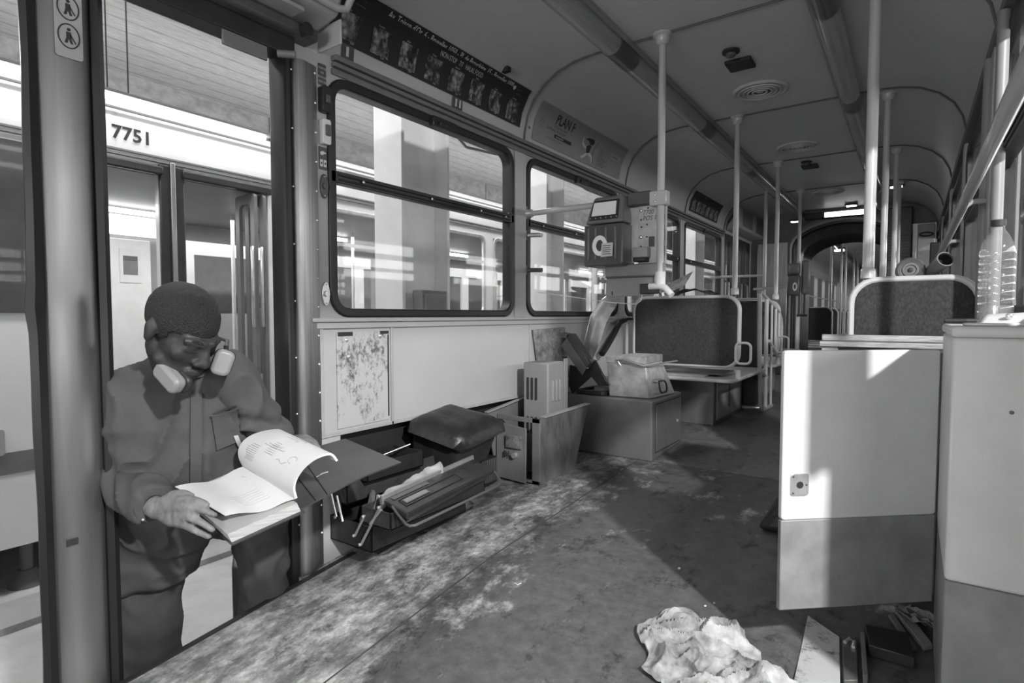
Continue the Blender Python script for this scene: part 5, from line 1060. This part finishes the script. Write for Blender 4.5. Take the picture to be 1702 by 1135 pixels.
# ---- rag on the floor
t = None
cx, cy = -.40, 1.47
rows = []
NA, NR = 150, 48
def rag_r(a):
    return .195+.045*math.cos(2*(a-R(-40)))+.018*math.sin(5*a+1)+.012*math.sin(9*a)
for i in range(NR+1):
    r_ = []
    for k in range(NA+1):
        a = 2*math.pi*(k % NA)/NA; rr = rag_r(a)*i/NR; x, y = cx+rr*math.cos(a), cy+rr*math.sin(a)
        wx, wy = x+.03*noise.noise(V(x*12, y*12, 9)), y+.03*noise.noise(V(x*12, y*12, 5)); n1 = max(0, 1-abs(noise.noise(V(wx*7, wy*8, 1.3)))*3.2)**1.3; n2 = max(0, 1-abs(noise.noise(V(wx*14, wy*17, 4)))*3.5)**1.5; n3 = max(0, 1-abs(noise.noise(V(wx*30, wy*34, 2)))*3)
        e = 1-(i/NR)**5
        z = fz(y)+.006+e*(.012+.034*n1+.020*n2+.007*n3)+.012*n2*(1-e)
        r_.append((x+.012*noise.noise(V(y*14, x*14, 0)), y+.012*noise.noise(V(y*14, x*14, 7)), z))
    rows.append(r_)
o = MB().grid(rows, th=-.004).build('cleaning_rag', 'cloth'); tag(o, 'crumpled light cleaning rag lying on the floor at the bottom right', 'rag')
# ---- dismantled floor parts under the door
def floorslab(name, pts, h, m, label, cat, z0=.003):
    mb = MB(); mb.hexa([V(*p)+V(0, 0, z0) for p in pts], [V(*p)+V(0, 0, z0+h) for p in pts]); o = mb.build(name, m, bevel=.002); tag(o, label, cat); return o
floorslab('floor_hatch', [(-0.227, 1.844, 0.060), (-0.216, 1.518, 0.035), (-0.120, 1.574, 0.041), (-0.139, 1.776, 0.056)], .004, 'scuffed', 'scratched light floor hatch plate right of the rag', 'plate')
floorslab('floor_rail', [(-0.133, 1.773, 0.056), (-0.113, 1.578, 0.041), (-0.084, 1.595, 0.043), (-0.100, 1.788, 0.057)], .012, 'dark_grey', 'dark slotted floor rail beside the scratched hatch plate', 'rail')
floorslab('floor_rail', [(-0.092, 1.793, 0.057), (-0.074, 1.601, 0.044), (-0.064, 1.607, 0.044), (-0.082, 1.796, 0.057)], .025, 'mid_grey', 'thin upright grey floor strip between slotted rail and black block', 'rail')
floorslab('black_block', [(-0.084, 1.830, 0.059), (-0.069, 1.729, 0.054), (0.029, 1.727, 0.054), (0.014, 1.847, 0.060)], .03, 'black_paint', 'black steel block on the floor under the cabinet door', 'block')
floorslab('floor_bar', [(-0.019, 1.988, 0.068), (0.049, 1.824, 0.059), (0.069, 1.851, 0.060), (0.004, 2.017, 0.069)], .015, 'grey_paint', 'grey flat bar lying on the floor under the cabinet door, near the cabinet', 'bar')
floorslab('floor_bar', [(-0.033, 1.958, 0.066), (0.024, 1.799, 0.058), (0.035, 1.818, 0.059), (-0.022, 1.979, 0.067)], .010, 'mid_grey', 'second thinner bar parallel beside the grey flat bar on the floor', 'bar')
o = MB().tube([(-0.124, 1.735, 0.054), (-0.115, 1.760, 0.055), (-0.103, 1.749, 0.055), (-0.104, 1.724, 0.053)], .005, 8).build('bent_clip', 'alu'); o.location.z += .018; tag(o, 'small bent metal clip lying on the slotted floor rail', 'clip')
rows = [[(.0+.10*j/8-.02*i/6, 1.93+.06*i/6, fz(1.95)+.012+.02*abs(math.sin(j*1.3+i))) for j in range(9)] for i in range(7)]
o = MB().grid(crumple(rows, .02, 20, 2), th=.004).build('cloth_scrap', 'mid_grey'); tag(o, 'crumpled grey cloth scrap on the floor in the shade behind the grey bar', 'cloth')
tag(MB().tube([(0.152, 1.716, 0.053), (0.213, 1.884, 0.062), (0.294, 2.121, 0.075)], .006, 8).build('black_cable', 'ink'), 'black cable along the foot of the white cabinet', 'cable')
# little crumbs on the floor, larger ones one by one
for (x, y, s, lb) in ((-.497, 1.744, .004, 'nearest the rag'), (-.478, 1.775, .0035, 'beside the other white chip'), (-.64, 1.93, .006, 'near the shadow edge')):
    o = MB().ell((x, y, fz(y)+s*.6), (s, s*1.4, s*.6), nu=8, nv=6).build('paint_chip', 'white_paint'); tag(o, 'tiny white paint chip on the dark floor '+lb, 'chip')
o = MB().tube([(-1.08, 1.555, fz(1.555)+.004), (-1.065, 1.55, fz(1.55)+.004), (-1.06, 1.565, fz(1.565)+.004)], .002, 6).build('plastic_scrap', 'white_paint'); tag(o, 'tiny curled white scrap on the floor near the seam', 'scrap')
# ================================================================== THE PERSON
HB = V(.893, -.45, 0).normalized(); SB = V(.45, .893, 0).normalized()      # body front, his left
person = thing('person', (-1.88, .82, -.75), 'person in dark grey work overalls with ear defenders round the neck, reading a binder', 'person')
head_c = Vector((-1.540, 0.715, 0.914)); HS = 1.0
hf = V(.965, .26, 0).normalized(); pitch = R(31)
Fh = (hf*math.cos(pitch)+V(0, 0, -math.sin(pitch))).normalized(); Uh = (hf*math.sin(pitch)+V(0, 0, math.cos(pitch))).normalized(); Sh = Uh.cross(Fh).normalized()
HM = frame(head_c, Sh, Fh, Uh) @ Matrix.Scale(HS, 4)
bd = MB()
def he(c, r, m=None): bd.ell(c, r, HM @ m if m is not None else HM, 20, 14)
def hc(a, b, r0, r1=None): 
    k = len(bd.v); bd.cap(a, b, r0, r1)
    for i in range(k, len(bd.v)): bd.v[i] = HM @ bd.v[i]
he((0, -.015, .03), (.077, .096, .085)); he((0, .030, -.020), (.063, .060, .080)); he((0, .032, -.075), (.052, .052, .042)); he((0, .068, -.103), (.020, .018, .018))
he((0, .045, .020), (.057, .036, .042))
for s in (-1, 1):
    he((s*.042, .058, -.030), (.020, .020, .022)); hc((s*.012, .090, .010), (s*.048, .074, .012), .010, .008)
    he((s*.031, .074, -.008), (.0165, .013, .0115)); he((s*.0145, .096, -.045), (.009, .010, .008)); hc((s*.05, .02, -.07), (s*.03, .062, -.095), .018, .016)
    he((s*.078, -.012, -.012), (.009, .016, .029)); he((s*.084, -.020, .0), (.005, .009, .020))
hc((0, .088, .008), (0, .108, -.040), .0085, .0125); hc((0, .100, -.046), (0, .106, -.043), .009, .011)
hc((-.020, .086, -.071), (.020, .086, -.071), .0065); hc((-.004, .091, -.070), (.004, .091, -.070), .007); hc((-.016, .086, -.083), (.016, .086, -.083), .008)
# neck
nb = Vector((-1.721, 0.790, 0.798)); bd.cap(nb+V(-.02, .01, -.03), HM @ V(0, -.02, -.06), .062, .056)
# torso and limbs under the clothes
Rs, Ls = Vector((-1.914, 0.712, 0.734)), Vector((-1.629, 0.890, 0.777))
Re, Rw = Vector((-1.843, 0.674, 0.484)), Vector((-1.592, 0.665, 0.447))
Le, Lw = Vector((-1.607, 0.970, 0.628)), Vector((-1.578, 1.035, 0.550))
ch = Vector((-1.783, 0.811, 0.634)); pv = Vector((-1.975, 0.830, 0.336))
bd.cap(nb, ch, .075, .11); bd.cap(ch, pv, .11, .12)
for s in (Rs, Ls): bd.cap(nb+V(0, 0, -.06), s, .05, .045)
bd.cap(Rs, Re, .048, .040); bd.cap(Re, Rw, .040, .027); bd.cap(Ls, Le, .048, .040); bd.cap(Le, Lw, .040, .027)
Rh_, Rk, Ra = Vector((-1.988, 0.787, 0.170)), Vector((-1.926, 0.776, -0.148)), V(-1.99, .70, -.66)
Lh_, Lk, La = Vector((-1.974, 0.905, 0.346)), Vector((-1.819, 1.081, 0.234)), Vector((-1.844, 1.118, -0.306))
for a, b, c_ in ((Rh_, Rk, Ra), (Lh_, Lk, La)): bd.cap(pv, a, .11, .09); bd.cap(a, b, .08, .055); bd.cap(b, c_, .055, .035)
# right hand: palm, four fingers over the edge of the stack, thumb on top
def fing(pts, r): 
    for (a, b), (r0, r1) in zip(zip(pts, pts[1:]), zip(r, r[1:])): bd.cap(a, b, r0, r1, n=10)
FR_ = [.0105, .0100, .0092, .0082]
rf = [[(-1.517, 0.670, 0.482), (-1.451, 0.675, 0.497), (-1.414, 0.682, 0.498), (-1.392, 0.691, 0.491)],
      [(-1.511, 0.667, 0.464), (-1.435, 0.672, 0.480), (-1.388, 0.681, 0.480), (-1.362, 0.693, 0.470)],
      [(-1.511, 0.666, 0.444), (-1.432, 0.667, 0.458), (-1.386, 0.675, 0.452), (-1.364, 0.689, 0.435)],
      [(-1.513, 0.664, 0.429), (-1.444, 0.664, 0.436), (-1.404, 0.673, 0.427), (-1.380, 0.687, 0.415)]]
for f in rf: fing([Vector(p) for p in f], FR_); bd.cap(Rw+V(0, 0, .0), Vector(f[0]), .022, .013)
fing([Vector(p) for p in ((-1.566, 0.666, 0.470), (-1.528, 0.676, 0.494), (-1.498, 0.685, 0.501), (-1.470, 0.692, 0.497))], [.014, .012, .0105, .009])
# left hand resting on the far edge of the cover board
lf_ = [[(-1.572, 1.064, 0.564), (-1.559, 1.086, 0.566), (-1.543, 1.096, 0.557), (-1.530, 1.105, 0.545)],
       [(-1.558, 1.055, 0.558), (-1.543, 1.079, 0.558), (-1.525, 1.090, 0.549), (-1.511, 1.099, 0.535)],
       [(-1.552, 1.047, 0.549), (-1.534, 1.066, 0.548), (-1.518, 1.076, 0.539), (-1.507, 1.083, 0.528)],
       [(-1.548, 1.037, 0.540), (-1.531, 1.053, 0.538), (-1.517, 1.062, 0.530), (-1.507, 1.068, 0.521)]]
for f in lf_: fing([Vector(p) for p in f], FR_); bd.cap(Lw, Vector(f[0]), .022, .013)
fing([Vector(p) for p in ((-1.554, 1.027, 0.536), (-1.522, 1.030, 0.525), (-1.503, 1.037, 0.515), (-1.490, 1.045, 0.508))], [.014, .012, .0105, .009])
body = remesh(bd, .0055, 2)
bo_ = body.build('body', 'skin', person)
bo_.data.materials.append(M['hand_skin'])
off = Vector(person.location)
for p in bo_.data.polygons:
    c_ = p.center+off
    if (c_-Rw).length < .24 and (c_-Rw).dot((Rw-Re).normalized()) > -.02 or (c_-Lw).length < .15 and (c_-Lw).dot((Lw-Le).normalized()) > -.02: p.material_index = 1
# fingernails and facial details
for s in (-1, 1):
    mb = MB(); mb.tube([HM @ V(s*(.016+.007*k), .0965-.0028*k*(1+.15*k), .0135+.003*math.sin(k/4*3.1)) for k in range(6)], 0, 8, radii=[.002, .0035, .004, .0038, .003, .0015]); mb.build('eyebrow', 'hair', person)
    mb = MB(); mb.tube([HM @ V(s*(.018+.0055*k), .0875-.0012*k-.0002*k*k, -.0155-.0012*math.sin(k/5*3.14)) for k in range(6)], .0016, 6); mb.build('eyelashes', 'hair', person)
mb = MB(); mb.tube([HM @ V(-.019+.0076*k, .0925-.0045*abs(k-2.5)/2.5, -.0772+.0012*abs(k-2.5)/2.5) for k in range(6)], .0013, 6); mb.build('mouth_line', 'hair', person)
# short hair: a cap over the skull with a hairline
hm = MB(); hm.ell((0, -.0145, .0305), (.0785, .0975, .0865), None, 64, 48)
keep = []
def hairline(v): 
    x, y, z = v
    lim = -.034+(.052 if y > .045 else (.056*(y-.01)/.035 if y > .01 else -.035*min(1, -(y-.01)/.05)))
    lim += .004*noise.noise(Vector(v)*60)
    return z > lim
hm.f = [f for f in hm.f if all(hairline(hm.v[i]) for i in f)]
hm.v = [HM @ (v*(1+.012*noise.noise(v*55))) for v in hm.v]
used = sorted({i for f in hm.f for i in f}); mp_ = {i: k for k, i in enumerate(used)}; hm.v = [hm.v[i] for i in used]; hm.f = [tuple(mp_[i] for i in f) for f in hm.f]
h_ = hm.build('hair', 'hair', person); so = h_.modifiers.new('s', 'SOLIDIFY'); so.thickness = .001; so.offset = -1

# jacket
jk = MB()
secs = [(0, .078, .070), (0, .145, .085), (0, .180, .105), (0, .190, .125), (0, .180, .130), (0, .160, .125), (0, .135, .120), (0, .126, .118)]
secs3 = [(-1.708, 0.788, 0.819), (-1.734, 0.792, 0.791), (-1.761, 0.795, 0.742), (-1.759, 0.803, 0.638), (-1.791, 0.809, 0.488), (-1.847, 0.810, 0.348), (-1.930, 0.794, 0.220), (-1.967, 0.788, 0.132)]
n = 32; vs = []; fs = []
for c_, (_, rx, ry) in zip(secs3, secs):
    for k in range(n):
        a = 2*math.pi*k/n; ca, sa = math.cos(a), math.sin(a); q = 1/((abs(ca)**2.6+abs(sa)**2.6)**(1/2.6))
        vs.append(Vector(c_)+SB*rx*ca*q+HB*ry*sa*q)
for i in range(len(secs3)-1):
    for k in range(n): fs.append((i*n+k, i*n+(k+1) % n, (i+1)*n+(k+1) % n, (i+1)*n+k))
fs += [tuple(range(n)), tuple((len(secs3)-1)*n+k for k in range(n-1, -1, -1))]
jk.add(vs, fs)
for s in (Rs, Ls): jk.cap(nb+V(0, 0, -.05), s, .06, .058)
cuffR = Re+(Rw-Re)*.86; cuffL = Le+(Lw-Le)*.92
jk.cap(Rs, Re, .064, .058); jk.tube([Re-(Rw-Re)*.25, Re, cuffR], 0, 20, radii=[.03, .060, .047]); jk.cap(Re, Re+(cuffR-Re)*.5, .060, .05)
jk.cap(Ls, Le, .062, .054); jk.tube([Le, cuffL], 0, 20, radii=[.054, .044]); jk.cap(Le, Le+(cuffL-Le)*.4, .055, .05)
jk.tube([nb+V(-.01, 0, -.02), nb+V(.01, -.002, .03)], 0, 24, radii=[.085, .078])
def fold(p):
    a = noise.noise(V(p.x*5, p.y*5, p.z*7)); b = 1-abs(noise.noise(V(p.x*11+p.z*6, p.y*11+3, p.z*6)))*2
    dR = min(1, max(0, 1-(p-Re).length/.16)); dL = min(1, max(0, 1-(p-Le).length/.14))
    w = (dR+dL)*.010*math.sin((p.z*70+p.x*50+noise.noise(p*8)*5))
    return .012*a+.016*b*abs(b)+w*1.5
jmb = remesh(jk, .0075, 3, fold)
jo = jmb.build('jacket', 'jacket', person)
from mathutils.bvhtree import BVHTree
bvh = BVHTree.FromPolygons(jmb.v, jmb.f)
def on_chest(a, z, d=.003):
    """point on the front of the jacket, a metres to his left of the middle, at height z"""
    o_ = Vector((ch.x, ch.y, z))+SB*a+HB*.6; loc, nrm, i, _ = bvh.ray_cast(o_, -HB)
    if loc is None: loc = o_-HB*.47; nrm = HB
    return loc+HB*d
mb = MB(); mb.tube([on_chest(.035-.01*k/9, .74-.40*k/11, .001) for k in range(12)], .0022, 6); mb.build('placket_seam', 'ink', jo)
mb = MB(); mb.grid([[on_chest(.035-.01*k/9+.028*j, .73-.40*k/11, .0035) for j in (0, .33, .66, 1)] for k in range(12)], th=.003); mb.build('placket', 'jacket', jo)
pk = [[on_chest(.085+.065*j/4+.01*(i/5), .665-.10*i/5+.018*j/4, .005+.004*(i == 0)) for j in range(5)] for i in range(6)]
po = MB().grid(pk, th=.004).build('chest_pocket', 'jacket', jo)
mb = MB(); mb.tube([on_chest(.082+.072*j/6, .668+.018*j/6-.008*math.sin(math.pi*j/6), .011) for j in range(7)], .003, 6); mb.build('pocket_edge', 'jacket', jo)
mb = MB(); mb.grid([[on_chest(.088+.06*j/4, .669+.018*j/4+.006*i, .0035) for j in range(5)] for i in range(2)], th=.001); mb.build('pocket_opening', 'ink', jo)
mb = MB(); mb.grid([[on_chest(.140+.012*j+.004*i, .600-.012*i, .012) for j in range(2)] for i in range(4)], th=.001); mb.build('pocket_tag', 'light_grey', jo)
MB().ell(on_chest(.143, .655, .009), (.003, .003, .003)).build('rivet', 'alu', jo)
# collar
mb = MB(); cpt = []
for k in range(25):
    a = R(-150+300*k/24); c0 = nb+V(.012, -.004, -.005); cpt.append([c0+(SB*math.sin(a)*.080+HB*math.cos(a)*.078)*(1+.10*j)+V(0, 0, .040-.035*j)-V(0, 0, .025)*max(0, math.cos(a)) for j in (0, 1)])
mb.grid(cpt, th=.005); mb.build('collar', 'jacket', jo)
# cuff opening with snap
mb = MB(); dR_ = (cuffR-Re).normalized(); mb.tube([cuffR-dR_*.004, cuffR+dR_*.008], 0, 20, radii=[.046, .044]); mb.build('cuff', 'jacket', jo)
MB().ell(cuffR+V(.020, -.030, -.028), (.004, .004, .004)).build('snap', 'alu', jo)
# trousers
tr = MB()
tr.cap(pv, Rh_, .112, .100); tr.cap(Rh_, Rk, .100, .083); tr.cap(Rk, Ra+V(0, 0, .03), .083, .070); tr.cap(pv, Lh_, .11, .085); tr.cap(Lh_, Lk, .085, .082); tr.cap(Lk, La+V(0, 0, .03), .085, .072); tr.cap(pv+V(0, 0, .06), pv, .112, .112)
def fold2(p):
    b = 1-abs(noise.noise(V(p.x*9+p.z*5, p.y*9+1, p.z*7)))*2; w = .006*math.sin(p.z*60+p.y*35+noise.noise(p*7)*6)*max(0, .6-abs(p.z-Lk.z+.12))
    return .010*b*abs(b)+w
to_ = remesh(tr, .009, 3, fold2).build('trousers', 'trousers', person)
mb = MB()
for a_, lab in ((Ra, 0), (La, 1)):
    sh = MB(); sh.ell(a_+HB*.06+V(0, 0, -.055), (.05, .05, .035)); sh.cap(a_+V(0, 0, -.045)-HB*.03, a_+HB*.13+V(0, 0, -.058), .045, .036); sh.cap(a_, a_+V(0, 0, -.04), .042, .045)
    remesh(sh, .008, 2).build('shoe', 'shoe', person)
# step he rests a foot on
t = thing('foot_step', (-1.88, 1.04, -.75), 'dark folding step box outside the doorway below the left knee', 'step')
s0, s1 = V(*(-2.126, 1.144, -0.021)), V(*(-1.966, 1.196, -0.017)); MB().hexa([V(s0.x, s0.y, -.75), V(s1.x, s1.y, -.75), V(s1.x-.2, s1.y+.12, -.75), V(s0.x-.2, s0.y+.12, -.75)], [V(s0.x, s0.y, s0.z), V(s1.x, s1.y, s0.z), V(s1.x-.2, s1.y+.12, s0.z), V(s0.x-.2, s0.y+.12, s0.z)]).build('step_box', 'black_paint', t, bevel=.008)

# ear defenders round the neck
t = thing('ear_defenders', (-1.5, .78, .78), 'light grey ear defenders with dark neckband worn round the neck', 'ear defenders')
rC, uC, fC = V(.819, .574, 0), V(0, 0, 1), V(.574, -.819, 0)
def cup(c, ang, L, Wd, tilt=0):
    x_ = rC*math.cos(ang)-uC*math.sin(ang); y_ = rC*math.sin(ang)+uC*math.cos(ang); z_2 = (fC+rC*tilt).normalized()
    x_ = (x_-z_2*x_.dot(z_2)).normalized(); y_ = z_2.cross(x_)
    m_ = frame(c, x_, y_, z_2)
    MB().prism(rrect(-L/2, -Wd/2, L/2, Wd/2, Wd*.36), -.012, .020, m_).build('cup', 'muff', t, bevel=.009, seg=3, angle=50)
    MB().prism(rrect(-L/2*1.05, -Wd/2*1.1, L/2*1.05, Wd/2*1.1, Wd*.4), -.030, -.010, m_).build('cushion', 'muff_dark', t, bevel=.008, seg=3)
    return m_
m1 = cup(Vector((-1.525, 0.676, 0.794)), R(38), .088, .046, -.35); m2 = cup(Vector((-1.483, 0.787, 0.826)), R(112), .068, .048, .5)
c1, c2 = Vector((-1.613, 0.684, 0.830)), Vector((-1.496, 0.804, 0.860))
bk = nb+V(-.10, .045, .05)
mb = MB(); mb.tube([m1 @ V(-.03, 0, .0), c1, Vector((-1.692, 0.703, 0.867)), Vector((-1.764, 0.740, 0.888)), bk+V(-.02, -.04, .01), bk, Vector((-1.718, 0.894, 0.885)), Vector((-1.593, 0.860, 0.878)), c2, m2 @ V(-.03, 0, 0)], .0055, 8); mb.build('neckband', 'muff_dark', t)
MB().tube([c1+V(0, 0, .012), c1, m1 @ V(-.01, .0, .005)], .0075, 8).build('yoke', 'muff_dark', t); MB().tube([c2+V(0, 0, .01), c2, m2 @ V(-.01, .0, .005)], .0065, 8).build('yoke', 'muff_dark', t)

# ================================================================== THE BINDER
t = thing('open_binder', (-1.4, .85, .45), 'thick open binder with white drawings pages curling over, held by the person', 'binder')
NL, NR, FR0 = Vector((-1.330, 0.707, 0.425)), Vector((-1.243, 0.838, 0.482)), Vector((-1.547, 0.872, 0.517)); FL = NL+FR0-NR
nrm = (NR-NL).cross(FR0-NR).normalized()
if nrm.z < 0: nrm = -nrm
MB().hexa([p-nrm*.026 for p in (NL, NR, FR0, FL)], [NL, NR, FR0, FL]).build('page_stack', 'paper_edge', t, smooth=False)
MB().hexa([p+nrm*.0002 for p in (NL, NR, FR0, FL)], [p+nrm*.001 for p in (NL, NR, FR0, FL)]).build('top_sheet', 'light_grey', t, smooth=False)
ex = lambda p, q, s: p+(p-q)*s
MB().hexa([ex(p, q, .03)-nrm*.030 for p, q in ((NL, FR0), (NR, FL), (FR0, NL), (FL, NR))], [ex(p, q, .03)-nrm*.0265 for p, q in ((NL, FR0), (NR, FL), (FR0, NL), (FL, NR))]).build('back_cover', 'binder_cover', t)
# lifted left page
P00, P01, P10, P11 = Vector((-1.577, 0.702, 0.500)), Vector((-1.355, 0.716, 0.463)), Vector((-1.542, 0.869, 0.520)), Vector((-1.250, 0.840, 0.491))
rows = []
for i in range(15):
    u = i/14; r_ = []
    for j in range(15):
        v = j/14; p = (P00*(1-v)+P01*v)*(1-u)+(P10*(1-v)+P11*v)*u; p = p-nrm*.012*math.sin(math.pi*u)*(1-.3*v)+nrm*.004*math.sin(u*9); r_.append(p)
    rows.append(r_)
pg = MB().grid(rows, th=.0015).build('open_page', 'paper', t)
# curled pages
NE = [(-1.247, 0.836, 0.493), (-1.254, 0.835, 0.518), (-1.254, 0.844, 0.544), (-1.244, 0.862, 0.571), (-1.229, 0.888, 0.591), (-1.214, 0.920, 0.596), (-1.207, 0.936, 0.575)]
FE = [(-1.547, 0.872, 0.517), (-1.563, 0.868, 0.545), (-1.567, 0.872, 0.571), (-1.562, 0.890, 0.595), (-1.545, 0.921, 0.611), (-1.521, 0.968, 0.615), (-1.511, 0.987, 0.597)]
def spl(pts, u):
    n_1 = len(pts)-1; k = min(n_1-1, int(u*n_1)); f = u*n_1-k; g = lambda i: Vector(pts[max(0, min(n_1, i))])
    a, b, c_, d = g(k-1), g(k), g(k+1), g(k+2); return .5*((2*b)+(c_-a)*f+(2*a-5*b+4*c_-d)*f*f+(3*b-a-3*c_+d)*f**3)
def curl(off_, uend=1.0, n=24, m=10): return [[spl(FE, uend*i/n)*(1-j/m)+spl(NE, uend*i/n)*(j/m)+V(0, 0, off_) for j in range(m+1)] for i in range(n+1)]
MB().grid(curl(0), th=.006).build('curled_pages', 'paper', t)
cr = curl(.0)
def on_curl(u, v, d=.0012):
    p = spl(FE, u)*(1-v)+spl(NE, u)*v; a = spl(FE, min(1, u+.02))*(1-v)+spl(NE, min(1, u+.02))*v-p; b = spl(NE, u)-spl(FE, u); n_2 = a.cross(b).normalized()
    e1 = n_2 if n_2.dot(Vector((0, 0, EYE))-p) > 0 else -n_2
    return p+e1*d
def ln(pts, par, nm='drawing_line', r=.0006): MB().tube(pts, r*.7, 4, cap=False).build(nm, 'light_grey', par)
for (u0, v0, u1, v1) in ((.55, .30, .80, .62), (.58, .34, .76, .55)):
    ln([on_curl(u0, v0), on_curl(u0, v1), on_curl(u1, v1), on_curl(u1, v0), on_curl(u0, v0)], t)
for k in range(9): ln([on_curl(.25+.03*k, .14+.02*math.sin(k)), on_curl(.25+.03*k, .30)], t, 'text_line')
for k in range(7): ln([on_curl(.45+.03*k, .40), on_curl(.45+.03*k, .55-.01*k)], t, 'text_line')
ln([on_curl(.50+.05*math.sin(R(a)), .82+.05*math.cos(R(a))) for a in range(0, 300, 20)], t); ln([on_curl(.42+.02*math.sin(k), .62+.02*k) for k in range(9)], t)
def on_page(u, v): p = (P00*(1-v)+P01*v)*(1-u)+(P10*(1-v)+P11*v)*u; return p-nrm*.012*math.sin(math.pi*u)*(1-.3*v)+nrm*.004*math.sin(u*9)+nrm*.001
for k in range(6): ln([on_page(.38+.05*q, .55+.05*k+.01*math.sin(q)) for q in range(9)], pg, 'text_line', .0004)
ln([on_page(.82, .2), on_page(.86, .26)], pg)
# opened cover board with its spine strip
q = [Vector((-1.271, 0.854, 0.452)), Vector((-1.260, 0.960, 0.477)), Vector((-1.280, 1.229, 0.497)), Vector((-1.594, 1.267, 0.524)), Vector((-1.615, 1.117, 0.510)), Vector((-1.604, 0.953, 0.500))]
nearE = [q[0], Vector((-1.264, 0.908, 0.465)), q[1], Vector((-1.261, 1.046, 0.492)), Vector((-1.269, 1.138, 0.496)), q[2]]; farE = [q[5], Vector((-1.607, 1.036, 0.500)), q[4], Vector((-1.612, 1.168, 0.513)), Vector((-1.606, 1.221, 0.518)), q[3]]
MB().grid([[spl(farE, i/20)*(1-j/8)+spl(nearE, i/20)*(j/8) for j in range(9)] for i in range(21)], th=.004).build('cover_board', 'binder_cover', t)
for uu in (.20, .34): MB().tube([spl(farE, uu)*(1-j/8)+spl(nearE, uu)*(j/8)+V(0, 0, .001) for j in range(9)], .0016, 6).build('crease', 'ink', t)
MB().tube([(-1.339, 0.965, 0.502), (-1.344, 0.989, 0.506), (-1.340, 1.004, 0.508)], .0016, 6).build('staple', 'chrome', t)
